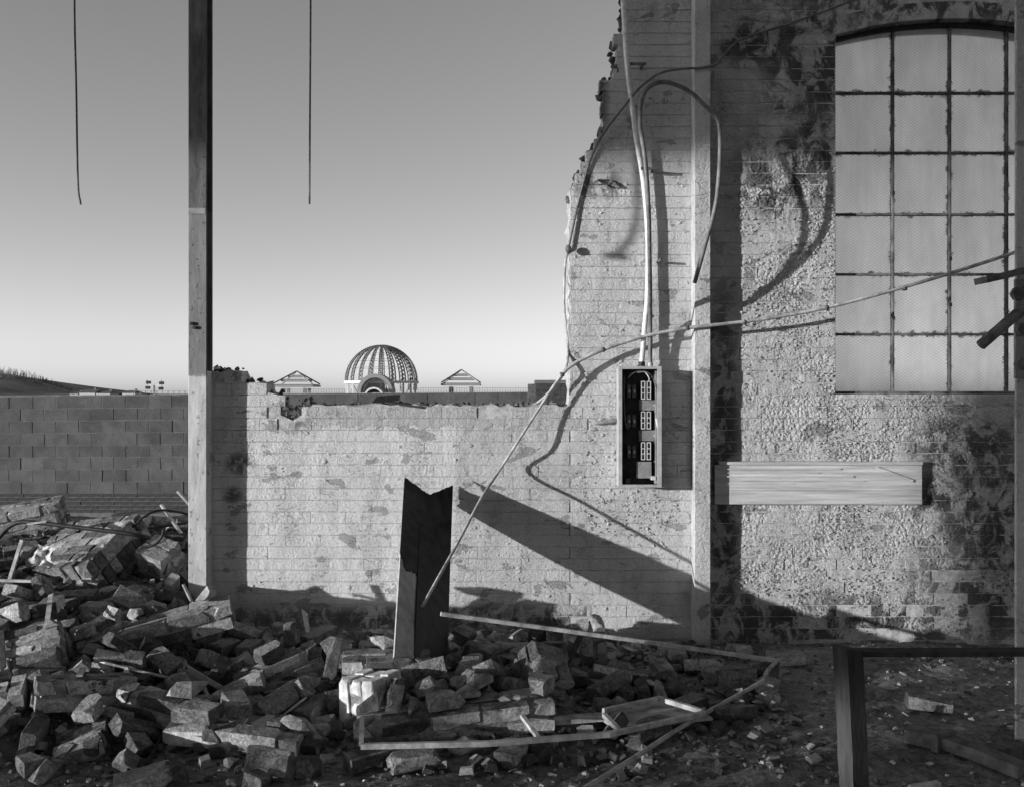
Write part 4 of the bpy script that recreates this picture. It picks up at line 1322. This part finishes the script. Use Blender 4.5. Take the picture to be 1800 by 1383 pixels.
box('wall', (-1.2, 0, -0.2), (1.2, 3, 0.35), M['house'], vb); box('roof', (-1.9, -0.3, 0.36), (1.8, 3.2, 0.62), M['dome_light'], vb)

# ------------------------------------------------------------------ rubble
BX, BYY, BZ = 0.215, 0.1025, 0.065
def rough_brick(seed, fx=1.0, broken=0.0):
    """a chipped brick: corners and edges knocked off along flat breaks, one end snapped when broken"""
    r = random.Random(seed)
    bm = bmesh.new()
    bmesh.ops.create_cube(bm, size=1.0)
    hx, hy, hz = BX * fx / 2, BYY / 2, BZ / 2
    for v in bm.verts: v.co = Vector((v.co.x * 2 * hx, v.co.y * 2 * hy, v.co.z * 2 * hz))
    def cut(co, no):
        g = bm.verts[:] + bm.edges[:] + bm.faces[:]
        bmesh.ops.bisect_plane(bm, geom=g, plane_co=co, plane_no=no, clear_outer=True)
        bmesh.ops.holes_fill(bm, edges=[e for e in bm.edges if e.is_boundary])
    for k in range(r.choice((2, 3, 4))):                       # corners
        c = Vector((r.choice((-1, 1)), r.choice((-1, 1)), r.choice((-1, 1))))
        n = Vector((c.x * r.uniform(0.3, 1), c.y * r.uniform(0.3, 1), c.z * r.uniform(0.3, 1))).normalized()
        cut(Vector((c.x * hx, c.y * hy, c.z * hz)) - n * r.uniform(0.006, 0.024), n)
    for k in range(r.choice((1, 2, 3))):                       # arrises
        c = Vector((r.uniform(-0.12, 0.12), r.choice((-1, 1)), r.choice((-1, 1))))
        n = Vector((c.x, c.y * r.uniform(0.4, 1), c.z * r.uniform(0.4, 1))).normalized()
        cut(Vector((0, c.y * hy, c.z * hz)) - n * r.uniform(0.002, 0.009), n)
    if broken:
        for k in range(3):
            n = Vector((1, r.uniform(-0.8, 0.8), r.uniform(-0.8, 0.8))).normalized()
            cut(Vector((hx - r.uniform(0.0, 0.02), r.uniform(-0.5, 0.5) * hy, r.uniform(-0.5, 0.5) * hz)), n)
    bmesh.ops.bevel(bm, geom=bm.edges[:], offset=0.0022, segments=1, affect='EDGES')
    off = Vector((r.uniform(0, 50), r.uniform(0, 50), r.uniform(0, 50)))
    for v in bm.verts: v.co += mnoise.noise_vector(v.co * 45 + off) * 0.0016
    me = bpy.data.meshes.new('brick'); bm.to_mesh(me); bm.free()
    me.materials.append(M['brick'])
    return me
WHOLE = [rough_brick(s) for s in range(22)]
HALF = [rough_brick(50 + s, r0, 0.03) for s, r0 in enumerate((0.5, 0.55, 0.42, 0.6, 0.65, 0.48, 0.72, 0.38, 0.33, 0.8, 0.62, 0.52, 0.45, 0.7))]

def lumpbox(seed, sx, sy, sz, mat, sub=2, amp=0.012):
    r = random.Random(seed)
    bm = bmesh.new(); bmesh.ops.create_cube(bm, size=1.0)
    bmesh.ops.subdivide_edges(bm, edges=bm.edges[:], cuts=sub, use_grid_fill=True)
    for v in bm.verts:
        v.co = Vector((v.co.x * sx, v.co.y * sy, v.co.z * sz)) + Vector((r.uniform(-1, 1), r.uniform(-1, 1), r.uniform(-1, 1))) * amp
    me = bpy.data.meshes.new('mortar'); bm.to_mesh(me); bm.free(); me.materials.append(mat)
    return me

CHUNKS = []
def chunk(label, nx, ny, nz_, loc, rot, seed, miss=0.12, group='masonry chunks in the rubble', name='masonry_chunk'):
    r = random.Random(seed)
    c = empty(name, label, 'masonry', loc, rot, group)
    px_, py_, pz_ = 0.226, 0.113, 0.076
    Lx, Ly, Lz = nx * px_, ny * py_, nz_ * pz_
    obj('mortar', lumpbox(seed, Lx - 0.05, Ly - 0.03, Lz - 0.026, M['mortar'], 3, 0.005), None, c)
    for k in range(nz_):
        for j in range(ny):
            off = px_ / 2 if (k + j) % 2 else 0
            xs = [(-Lx / 2 + off + i * px_, 1) for i in range(nx if not off else nx - 1)]
            if off: xs = [(-Lx / 2, 0.5)] + xs + [(Lx / 2 - px_ / 2, 0.5)]
            for (x, f) in xs:
                edge = x < -Lx / 2 + 0.02 or x > Lx / 2 - px_ - 0.02 or k in (0, nz_ - 1)
                if edge and r.random() < miss and nx * ny * nz_ > 3: continue
                me = r.choice(WHOLE) if f == 1 else r.choice(HALF[:4])
                cx_ = x + (px_ / 2 if f == 1 else px_ / 4)
                obj('brick', me, None, c, (cx_ + r.uniform(-0.003, 0.003), -Ly / 2 + (j + 0.5) * py_ + r.uniform(-0.003, 0.003), -Lz / 2 + (k + 0.5) * pz_ + r.uniform(-0.002, 0.002)),
                    (r.uniform(-0.02, 0.02), r.uniform(-0.02, 0.02), r.uniform(-0.02, 0.02) + (math.pi if f == 0.5 and x > 0 else 0)))
    CHUNKS.append((c, (Lx, Ly, Lz)))
    return c
R_ = math.radians
chunk('big pale topped masonry block on the heap in front of the block wall', 3, 3, 4, W(30, 925, 1.0), (R_(8), R_(-10), R_(12)), 1, 0.1)
chunk('large tilted slab of brickwork lying on the heap beside the free column', 3, 2, 7, W(150, 975, 0.12), (R_(58), R_(8), R_(152)), 2, 0.05)
chunk('broken brickwork lump wedged between the tilted slab and the column', 1, 2, 3, W(282, 985, 0.05), (R_(25), R_(15), R_(-20)), 3, 0.1)
chunk('long masonry beam of brick sloping up towards the free column foot', 4, 2, 2, W(262, 1112, -0.95), (R_(6), R_(-13), R_(14)), 4, 0.0)
chunk('flat slab of brick courses lying at the outer edge of the heap', 2, 2, 4, W(35, 1165, -1.35), (R_(-62), R_(-14), R_(14)), 5, 0.06)
chunk('bright three brick lump standing on end in front of the leaning board', 1, 2, 3, W(652, 1226, -1.62), (R_(-4), R_(84), R_(-36)), 6, 0.0)
chunk('soot topped masonry piece behind the bright three brick lump', 2, 2, 2, W(680, 1175, -1.35), (R_(3), R_(2), R_(8)), 7, 0.1)
chunk('long dark masonry slab behind the fallen window frame', 4, 2, 2, W(800, 1265, -1.78), (R_(4), R_(-4), R_(9)), 8, 0.06)
chunk('grooved brick lump tipped on its face in mid heap', 1, 2, 4, W(945, 1190, -1.35), (R_(40), R_(24), R_(30)), 9, 0.0)
chunk('upright brick pair leaning against the low wall', 2, 1, 2, W(1042, 1140, -0.75), (R_(70), R_(52), R_(80)), 10, 0.0)
chunk('dark brick beam beside the sloping masonry beam', 2, 1, 2, W(492, 1178, -1.2), (R_(10), R_(-18), R_(24)), 11, 0.0)
chunk('masonry block with a ragged top under the sloping beam', 2, 2, 2, W(150, 1215, -1.62), (R_(-6), R_(6), R_(30)), 12, 0.1)
chunk('flat pale masonry piece near the edge of the dirt', 2, 2, 1, W(385, 1282, -1.85), (R_(12), R_(3), R_(-6)), 13, 0.0)
chunk('short masonry piece half buried below the pale flat one', 2, 1, 2, W(450, 1310, -1.95), (R_(4), R_(5), R_(-8)), 14, 0.2)
chunk('two course masonry piece lying in the front of the heap', 2, 1, 2, W(285, 1245, -1.7), (R_(8), R_(9), R_(-12)), 15, 0.1)
chunk('cracked brick lump with mortar on its end at the dirt edge', 1, 2, 2, W(150, 1318, -1.98), (R_(10), R_(-16), R_(18)), 16, 0.0)

for i_ in (5, 12):
    for ch in CHUNKS[i_][0].children:
        if ch.name.startswith('brick'):
            ch.material_slots[0].link = 'OBJECT'; ch.material_slots[0].material = M['pale']

# loose bricks: dropped in layers and settled by the rigid body solver, then frozen
loose = []
def scatter(x0, x1, y0, y1, st, zoff, p, kind, lay_):
    y = y0
    while y < y1:
        x = x0
        while x < x1:
            xx, yy = x + U(-0.05, 0.05), y + U(-0.05, 0.05)
            x += st
            pr = p(xx, -yy)
            if U(0, 1) > pr: continue
            # stay out of walls and columns
            if -2.15 < xx < 4 and -0.16 < yy < 0.5: continue
            loose.append((xx, yy, float(ground_h(xx, yy)) + zoff, kind(xx, yy)))
        y += st
def zone(x, y):
    if y > -0.1: return 'back'
    if x > 0.95: return 'right'
    if y < -1.95: return 'front'
    return 'left' if x < -1.45 else 'mid'
def dens(x, d):
    e = 0.9 if d < 1.65 else 0.55 if d < 2.0 else 0.2
    if x > 0.75: e *= 0.75 if (d < 1.0 and x < 1.25) else 0.30 if x < 1.6 else 0.08
    if x > 0 and d > 1.5: e *= 0.35
    return e
scatter(-3.3, 2.3, -2.25, -0.18, 0.235, 0.10, dens, zone, 0)
scatter(-3.1, 0.9, -1.8, -0.4, 0.26, 0.24, lambda x, d: (0.8 if 0.7 < d < 1.6 else 0.5) * (1.0 if x < 0.2 else 0.5), zone, 1)
scatter(-3.3, -2.1, -1.3, -0.25, 0.27, 0.40, lambda x, d: 0.5, zone, 2)
scatter(-4.3, -2.2, -0.2, 1.2, 0.26, 0.15, lambda x, d: 0.75, zone, 3)
bricks = []
for (x, y, z, k) in loose[:330]:
    whole = U(0, 1) < 0.45
    o = obj('loose_brick' if whole else 'broken_brick', rng.choice(WHOLE if whole else HALF), None, None, (x, y, z), (U(-0.9, 0.9) if U(0, 1) < .6 else U(-3, 3), U(-0.8, 0.8), U(0, 6.28)))
    bricks.append(o)

for (px, py, z, rot) in ((215, 1195, 0.30, (72, 38, 30)), (408, 1165, 0.36, (62, 70, 10)), (758, 1070, 0.52, (20, -35, 35)), (600, 1085, 0.42, (65, 20, 40)), (770, 1270, 0.2, (70, 55, 30)),
                         (560, 1195, 0.3, (40, 50, 20)), (1000, 1140, 0.3, (50, 30, 70)), (870, 1130, 0.35, (30, 60, 10)), (1180, 1190, 0.15, (80, 5, 30)), (1270, 1165, 0.12, (10, 0, 50)), (1290, 1235, 0.1, (0, 5, 15))):
    o = obj('loose_brick', rng.choice(WHOLE), None, None, G(px, py, z), tuple(R_(a) for a in rot)); bricks.append(o)

def shard(seed, sx, sy, sz):
    r = random.Random(seed); bm = bmesh.new()
    for k in range(13):
        v = Vector((r.gauss(0, 1), r.gauss(0, 1), r.gauss(0, 1))).normalized() * r.uniform(0.75, 1.0)
        bm.verts.new((v.x * sx, v.y * sy, v.z * sz))
    g = bmesh.ops.convex_hull(bm, input=bm.verts[:])
    bmesh.ops.delete(bm, geom=[e for e in g['geom_interior'] if isinstance(e, bmesh.types.BMVert)], context='VERTS')
    me = bpy.data.meshes.new('lump'); bm.to_mesh(me); bm.free(); me.materials.append(M['mortar'])
    return me
SHARD = [shard(200 + k, *d) for k, d in enumerate(((.09, .06, .04), (.07, .06, .045), (.12, .07, .03), (.06, .05, .05), (.1, .05, .03), (.08, .07, .02), (.13, .09, .045), (.05, .045, .035)))]
for k in range(64):
    d_ = U(0.3, 1.9); x_ = U(-3.0, 0.9)
    if k < 14: d_, x_ = U(0.15, 0.5), U(-1.6, 0.9)
    o = obj('mortar_lump', SHARD[k % 8], None, None, (x_, -d_, float(ground_h(x_, -d_)) + U(0.3, 0.55)), (U(0, 6), U(0, 6), U(0, 6))); bricks.append(o)
for k in range(20):
    L_ = U(0.12, 0.42)
    v, f = box_vf((-L_ / 2, -U(0.008, 0.02), -0.005), (L_ / 2, U(0.008, 0.02), 0.005)); v[1] = (v[1][0] + 0.03, v[1][1], v[1][2])
    x_, d_ = U(-3.0, 0.9), U(0.3, 1.9)
    if -1.1 < x_ < 0.1 and d_ < 1.6: x_ -= 1.3
    o = obj('wood_splinter', fix(mesh(v, f)), M['slat'] if k % 3 else M['wood_dark'], None, (x_, -d_, float(ground_h(x_, -d_)) + U(0.45, 0.6)), (U(-0.6, 0.6), U(-0.6, 0.6), U(0, 6))); bricks.append(o)

for k in range(70):
    d_, x_ = U(0.2, 1.9), U(-3.0, 1.3)
    o = obj('mortar_lump', SHARD[k % 8], None, None, (x_, -d_, float(ground_h(x_, -d_)) + U(0.4, 0.6)), (U(0, 6), U(0, 6), U(0, 6))); o.scale = (0.55,) * 3; bricks.append(o)
for k in range(9):
    o = obj('broken_brick', rng.choice(HALF), None, None, (U(-0.72, -0.22), U(-1.78, -1.5), 0.3 + 0.06 * k), (U(0, 6), U(0, 6), U(0, 6))); bricks.append(o)

def settle():
    sc = SC
    bpy.ops.rigidbody.world_add()
    rw = sc.rigidbody_world
    rw.substeps_per_frame = 8; rw.solver_iterations = 12
    proxies = []
    def prox(a, b, mw=None):
        v, f = box_vf(a, b); o = obj('proxy', mesh(v, f)); proxies.append(o)
        if mw is not None: o.matrix_world = mw
        return o
    passive = [GROUND]
    bpy.context.view_layer.update()
    passive.append(prox((-2.1, -0.125, -0.5), (5, 0.5, 2.5)))
    for (c, (lx, ly, lz)) in CHUNKS:
        passive.append(prox((-lx / 2, -ly / 2, -lz / 2), (lx / 2, ly / 2, lz / 2), c.matrix_world.copy()))
    nb_ = prox((0, 0, 0), (1, 1, 1))
    c_ = [LT, RT, RB, LB]
    me = mesh([p + Vector((0, -0.03, 0)) for p in c_] + [p + Vector((0, 0.06, -0.06)) for p in c_], QF); nb_.data = fix(me); passive.append(nb_)
    bpy.context.view_layer.update()
    def select(os):
        for o in bpy.context.view_layer.objects: o.select_set(False)
        for o in os: o.select_set(True)
        bpy.context.view_layer.objects.active = os[0]
    select(passive); bpy.ops.rigidbody.objects_add(type='PASSIVE')
    for o in passive:
        o.rigid_body.collision_shape = 'MESH' if o is GROUND else 'CONVEX_HULL'
        o.rigid_body.friction = 0.9; o.rigid_body.restitution = 0.0
        o.rigid_body.use_margin = True; o.rigid_body.collision_margin = 0.002
    select(bricks); bpy.ops.rigidbody.objects_add(type='ACTIVE')
    for o in bricks:
        b = o.rigid_body
        b.collision_shape = 'CONVEX_HULL'; b.friction = 0.9; b.restitution = 0.0; b.mass = 2.5
        b.linear_damping = 0.25; b.angular_damping = 0.5
        b.use_margin = True; b.collision_margin = 0.002
    rw.point_cache.frame_start, rw.point_cache.frame_end = 1, 70
    for f in range(1, 66): sc.frame_set(f)
    dg = bpy.context.evaluated_depsgraph_get()
    mats = [o.evaluated_get(dg).matrix_world.copy() for o in bricks]
    select(bricks); bpy.ops.rigidbody.objects_remove()
    select(passive); bpy.ops.rigidbody.objects_remove()
    bpy.ops.rigidbody.world_remove()
    sc.frame_set(1)
    for o, m in zip(bricks, mats):
        o.matrix_world = m
    for o in proxies: bpy.data.objects.remove(o, do_unlink=True)
    for o in bpy.context.view_layer.objects: o.select_set(False)
settle()
bpy.context.view_layer.update()
gone = [o for o in bricks if o.location.z < -0.15 or o.location.x > 3.4 or o.location.x < -5 or o.location.y < -3.6]
for o in gone:
    bricks.remove(o); bpy.data.objects.remove(o, do_unlink=True)

MARK = [(Vector((-2.05, -0.2)), 'the foot of the free column'), (Vector((-0.5, -1.0)), 'the leaning board foot'), (Vector((0.85, -0.35)), 'the wall below the fuse box'),
        (Vector((1.5, -0.9)), 'the crooked rod end'), (Vector((-1.3, -0.35)), 'the low wall near its stepped end'), (Vector((0.1, -0.4)), 'the low wall under the pole shadow'), (Vector((2.0, -1.2)), 'the window wall')]
SHORT = ['big pale topped block', 'large tilted brick slab', 'wedged brickwork lump', 'sloping masonry beam', 'flat slab of brick courses', 'bright three brick lump', 'soot topped masonry piece', 'long dark masonry slab',
         'grooved brick lump', 'upright leaning brick pair', 'dark brick beam', 'ragged topped masonry block', 'flat pale masonry piece', 'half buried masonry piece', 'two course masonry piece', 'cracked brick lump']
for (c_, _s), n_ in zip(CHUNKS, SHORT): MARK.append((Vector((c_.location.x, c_.location.y)), 'the ' + n_))
for o in bricks:
    m3 = o.matrix_world.to_3x3()
    up = [abs(m3.col[i].normalized().z) for i in range(3)]
    pose = 'standing on end' if up[0] > 0.72 else 'on its side' if up[1] > 0.75 else 'lying flat' if up[2] > 0.9 else 'tilted'
    p2 = Vector((o.location.x, o.location.y))
    mk = min(MARK, key=lambda q: (q[0] - p2).length)[1]
    if o.name.startswith('mortar_lump'): tag(o, f'angular grey mortar lump beside {mk}', 'mortar lump', f'mortar lumps beside {mk}'); continue
    if o.name.startswith('wood_splinter'): tag(o, f'thin wooden splinter lying beside {mk}', 'splinter', f'splinters beside {mk}'); continue
    kind_ = 'whole brick' if o.name.startswith('loose') else 'broken brick'
    tag(o, f'{kind_} {pose} beside {mk}', 'brick', f'bricks in the rubble beside {mk}')
# hand-set single bricks that the photograph shows apart
def lone(px, py, z, rot, label, half=False):
    o = obj('broken_brick' if half else 'loose_brick', (HALF if half else WHOLE)[int(px) % 8], None, None, G(px, py, z), tuple(R_(a) for a in rot))
    return tag(o, label, 'brick')
lone(1381, 1157, 0.04, (4, 0, -8), 'single brick beside the bent end of the metal strip')
lone(1532, 1216, 0.035, (2, 3, 10), 'small pale half brick on the dirt behind the timber post', True)
lone(1355, 1225, 0.03, (0, 0, 60), 'dark half brick on bare dirt beyond the long rod', True)
lone(312, 1362, 0.05, (88, 6, 20), 'brick bat standing upright at the front of the dirt', True)
lone(455, 1372, 0.04, (8, 4, 60), 'brick bat lying at the very front of the dirt', True)
lone(545, 1352, 0.04, (86, 0, -10), 'half brick on end before the fallen window frame', True)
lone(252, 1370, 0.05, (6, -8, 24), 'large brick lump flat on the dirt in the front corner')

# loose fragments and chips: past counting
def chips(name, n, lo, hi, where, mat, label, seed, lift=0.3):
    r = random.Random(seed); V, Fc = [], []
    for i in range(n):
        x, y = where(r)
        s = lo + (hi - lo) * r.random() ** 3
        z = float(ground_h(x, y)) + s * lift * 0.5
        e = Euler((r.uniform(-0.5, 0.5), r.uniform(-0.5, 0.5), r.uniform(0, 6.3))).to_matrix()
        a, b, c = s * r.uniform(0.6, 1.3), s * r.uniform(0.4, 1.0), s * r.uniform(0.15, 0.6)
        n0 = len(V)
        for (q, w, h) in ((-1, -1, -1), (1, -1, -1), (1, 1, -1), (-1, 1, -1), (-1, -1, 1), (1, -1, 1), (1, 1, 1), (-1, 1, 1)):
            k = r.uniform(0.55, 1.0) if h > 0 else 1
            v = e @ Vector((q * a * k * 0.5, w * b * k * 0.5, h * c * 0.5)); V.append((x + v.x, y + v.y, z + v.z))
        Fc.extend([tuple(n0 + q for q in f) for f in QF])
    return tag(obj(name, mesh(V, Fc), mat), label, kind='stuff')
def w_front(r):
    while True:
        x, d = r.uniform(-3.2, 3.6), r.uniform(0.02, 3.0)
        if r.random() < (1.0 if x < 1.4 else 0.45): return x, -d
def w_heap(r):
    while True:
        x, d = r.uniform(-4.2, 1.4), r.uniform(-1.3, 2.2)
        if d < 0.14 and x > -2.15: continue
        if r.random() < (1 if x < 0.6 else 0.5): return x, -d
chips('stone_chips', 11000, 0.004, 0.036, w_front, M['chips'], 'small pale chips strewn over the dirt', 31)
chips('brick_fragments', 4800, 0.014, 0.085, w_heap, M['frags'], 'small brick and mortar fragments between the bricks', 32, 0.8)

# ------------------------------------------------------------------ metal strips, frame, sticks
def bar(name, pts, w, h, mat, label, cat, group=None, parent=None, upv=(0, 0, 1)):
    o = obj(name, bar_me([Vector(p) for p in pts], w, h, upv=upv), mat, parent)
    return tag(o, label, cat, group) if parent is None else o
bar('metal_strip', [G(775, 1078, 0.47), G(960, 1103, 0.36), G(1160, 1131, 0.24), G(1362, 1160, 0.11)], 0.022, 0.02, M['slat'], 'long straight pale metal strip sloping from the board foot to the dirt', 'metal strip')
tube('bent_rod', [G(1368, 1159, 0.10), G(1349, 1178, 0.10), G(1343, 1192, 0.09), G(1330, 1203, 0.09), G(1210, 1270, 0.07), G(1120, 1328, 0.06), G(1010, 1396, 0.05), G(930, 1445, 0.04)], 0.0105, M['pole'],
     'long thin rod with a crooked end lying towards the viewer', 'rod')
ff = empty('fallen_window_frame', 'pale broken window frame lying flat on the rubble', 'window frame', (0, 0, 0))
bar('long_rail', [G(634, 1311, 0.12), G(860, 1306, 0.115), G(1070, 1290, 0.11), G(1238, 1253, 0.10)], 0.02, 0.022, M['slat'], None, None, None, ff)
bar('end_rail', [G(636, 1262, 0.17), G(635, 1307, 0.125)], 0.02, 0.02, M['slat'], None, None, None, ff)
bar('end_rail', [G(1236, 1250, 0.10), G(1155, 1226, 0.10)], 0.02, 0.022, M['slat'], None, None, None, ff)
bar('cross_bar', [G(948, 1298, 0.115), G(918, 1258, 0.13)], 0.018, 0.018, M['slat'], None, None, None, ff)
bar('cross_bar', [G(1088, 1282, 0.11), G(1062, 1256, 0.12)], 0.02, 0.02, M['slat'], None, None, None, ff)
bar('back_rail', [G(1060, 1248, 0.11), G(1155, 1228, 0.10)], 0.02, 0.02, M['slat'], None, None, None, ff)
o = obj('thin_sheet', bar_me([G(1056, 1262, 0.07), G(1225, 1246, 0.06)], 0.30, 0.012), M['ply']); tag(o, 'thin flat sheet lying under the end of the fallen frame', 'sheet')
o = obj('plank', bar_me([G(900, 1272, 0.08), G(1075, 1258, 0.08)], 0.07, 0.02), M['slat']); tag(o, 'short grey plank lying behind the fallen frame', 'plank')
# left heap litter
tube('black_hose', [W(-30, 985, 0.1), W(0, 942, 0.05), W(23, 921, 0.0), W(54, 917, -0.02), W(127, 925, -0.05), W(231, 938, -0.08), W(262, 945, 0.0)], 0.014, M['black'], 'black hose draped across the heap over the tilted slab', 'hose')
LIT = [([(50, 920), (84, 915)], -0.02, 0.05, 0.012, 'slat', 'short pale lath resting by the black hose'),
       ([(17, 1018), (39, 948)], -0.3, 0.02, 0.02, 'slat', 'pale stick propped upright on the heap left of the rag'),
       ([(96, 1041), (140, 1050), (185, 1066)], -0.45, 0.045, 0.01, 'slat', 'curved pale lath below the tilted slab'),
       ([(-20, 1019), (73, 1021)], -0.42, 0.02, 0.015, 'slat', 'thin horizontal lath under the rag'),
       ([(283, 886), (322, 942)], 0.2, 0.035, 0.012, 'slat', 'bright metal strip standing out beside the free column'),
       ([(312, 863), (333, 886)], 0.3, 0.03, 0.012, 'slat', 'short bright strip end poking up behind the column'),
       ([(322, 1026), (342, 1068)], -0.55, 0.03, 0.008, 'slat', 'small white slip leaning on a brick at the column foot'),
       ([(215, 935), (330, 918)], 0.4, 0.06, 0.015, 'wood_dark', 'dark plank on the heap behind the bright strip'),
       ([(230, 948), (331, 938)], 0.15, 0.05, 0.015, 'wood_dark', 'dark plank in front of the bright strip'),
       ([(200, 905), (335, 893)], 0.8, 0.09, 0.02, 'wood_dark', 'wide dark plank at the back of the heap')]
for (pp, y, w, h, m_, lab) in LIT:
    bar('lath', [W(a, b, y) for (a, b) in pp], w, h, M[m_], lab, 'lath', 'laths and strips on the heap')
tube('bent_wire', [W(228, 930, 0.1), W(250, 910, 0.1), W(275, 897, 0.15), W(305, 898, 0.2), W(335, 904, 0.25)], 0.008, M['black'], 'dark bowed wire arching over the heap to the column', 'wire')
tube('bent_wire', [W(245, 962, -0.1), W(268, 958, -0.1), W(283, 945, -0.1), W(288, 930, -0.1)], 0.009, M['black'], 'short dark hooked wire above the wedged brickwork lump', 'wire')
r_ = random.Random(3)
bm = bmesh.new(); bmesh.ops.create_grid(bm, x_segments=16, y_segments=16, size=0.062)
for v in bm.verts:
    n1 = mnoise.noise(v.co * 16 + Vector((3, 1, 0))); n2 = mnoise.noise(v.co * 34 + Vector((9, 4, 2)))
    v.co.z = n1 * 0.05 + n2 * 0.02; v.co.x += n2 * 0.02; v.co.y += n1 * 0.02
bmesh.ops.solidify(bm, geom=bm.faces[:], thickness=0.003)
me = bpy.data.meshes.new('rag'); bm.to_mesh(me); bm.free()
tag(obj('crumpled_rag', me, M['rag'], None, W(76, 976, -0.30), (R_(70), R_(10), R_(-10))), 'crumpled pale rag caught on the lower edge of the tilted slab', 'rag')
# slab of stone perched on the broken wall top
v, f = box_vf((-0.09, -0.06, -0.014), (0.09, 0.06, 0.014)); v[4] = (-0.05, -0.06, 0.03); v[7] = (-0.05, 0.06, 0.03); v[5] = (0.1, -0.06, 0.026)
tag(obj('slate_piece', fix(mesh(v, f)), M['black'], None, W(677, 703, 0.1), (0, R_(-6), R_(8))), 'dark slate fragment tilted on the low wall top below the dome', 'slate')
v, f = box_vf((-0.11, -0.08, -0.006), (0.12, 0.08, 0.008))
tag(obj('slate_piece', fix(mesh(v, f)), M['black'], None, W(715, 712, 0.08), (0, R_(7), R_(-8))), 'thin flat slate sliver lying along the low wall top', 'slate')

# ------------------------------------------------------------------ right foreground: post and rail, stanchion, fallen casting
py_ = -3.35
pr = empty('timber_barrier', 'rough timber post with a rail running off to one side', 'barrier', W(1490, 1600, py_))
base = pr.location.copy()
def at(px, py, y): return W(px, py, y) - base
top, bot = at(1490, 1141, py_), at(1512, 1612, py_)
bm = bmesh.new(); bmesh.ops.create_cube(bm, size=1.0)
bmesh.ops.subdivide_edges(bm, edges=[e for e in bm.edges if abs(e.verts[0].co.z - e.verts[1].co.z) > 0.5], cuts=14)
axis = top - bot
for v in bm.verts:
    t = v.co.z + 0.5
    c = bot + axis * t
    j = Vector((U(-1, 1), U(-1, 1), 0)) * 0.0016
    v.co = c + Matrix.Rotation(R_(26), 3, 'Z') @ Vector((v.co.x * 0.062, v.co.y * 0.06, 0)) + j + Vector((0, 0, (0.012 if t > 0.99 and v.co.x < 0 else 0)))
me = bpy.data.meshes.new('post'); bm.to_mesh(me); bm.free()
obj('post', me, M['wood_dark'], pr)
obj('rail', bar_me([at(1498, 1146, py_ + 0.05), at(1650, 1146, py_ + 0.05), at(1990, 1144, py_ + 0.06)], 0.05, 0.016), M['wood_dark'], pr)

sy = -1.95
st = empty('steel_stanchion', 'painted steel stanchion with a bolted splice at the edge of the window bay', 'stanchion', W(1830, 1322, sy))
base2 = st.location.copy()
def at2(px, py, y=sy): return W(px, py, y) - base2
a = at2(1786, 1325); 
box('front_flange', (a.x, 0, 0), (a.x + 0.19, 0.016, 5.2), M['column_r'], st, 0.003)
box('web', (a.x + 0.165, 0.0165, 0), (a.x + 0.175, 0.18, 5.2), M['steel'], st)
box('back_flange', (a.x + 0.15, 0.1805, 0), (a.x + 0.19, 0.196, 5.2), M['steel'], st)
a, b = at2(1781, 665), at2(1900, 492)
box('splice_plate', (a.x, -0.018, a.z), (b.x, -0.002, b.z), M['steel'], st, 0.002)
for (px, py) in ((1782, 518), (1800, 514), (1790, 580), (1789, 640), (1815, 580), (1815, 640)):
    p = at2(px, py)
    me = tube_me([Vector((p.x, -0.0185, p.z)), Vector((p.x, -0.05, p.z))], 0.03, 6); me.polygons.foreach_set('use_smooth', [False] * len(me.polygons))
    obj('bolt', me, M['rust'], st)
obj('flat_cleat', bar_me([at2(1724, 494, sy - 0.10), at2(1760, 486, sy - 0.09), at2(1830, 468, sy - 0.08)], 0.10, 0.028), M['rust'], st)
obj('round_bar', tube_me(catmull([at2(1724, 607, sy - 0.12), at2(1830, 515, sy - 0.10)], 6), 0.024, 8), M['rust'], st)
fc = empty('fallen_casting', 'fallen iron casting with bolt holes half sunk in the dirt', 'casting', G(1680, 1320, 0.05))
b3 = fc.location.copy()
g = lambda px, py, z: G(px, py, z) - b3
obj('arm', bar_me([g(1595, 1288, 0.06), g(1655, 1300, 0.06)], 0.10, 0.06), M['rust'], fc)
obj('body', bar_me([g(1655, 1300, 0.06), g(1720, 1322, 0.05), g(1800, 1355, 0.035)], 0.085, 0.05), M['rust'], fc)
obj('collar', bar_me([g(1652, 1299, 0.06), g(1664, 1303, 0.06)], 0.128, 0.078), M['rust'], fc)
obj('wing', bar_me([g(1700, 1322, 0.04), g(1800, 1310, 0.05)], 0.08, 0.03), M['rust'], fc)
for (px, py) in ((1608, 1297), (1628, 1302), (1645, 1307)):
    p = g(px, py, 0.05); obj('bolt_boss', tube_me([p, p + Vector((0, -0.012, 0))], 0.012, 8), M['black'], fc)
bar('lath', [G(1600, 1385, 0.02), G(1650, 1377, 0.02)], 0.03, 0.02, M['slat'], 'short pale offcut lying before the fallen casting', 'lath')
print('objects', len(bpy.data.objects), 'loose', len(bricks), 'low', len(lb), 'stub', len(sb), 'win', len(rb), 'blocks', nb)
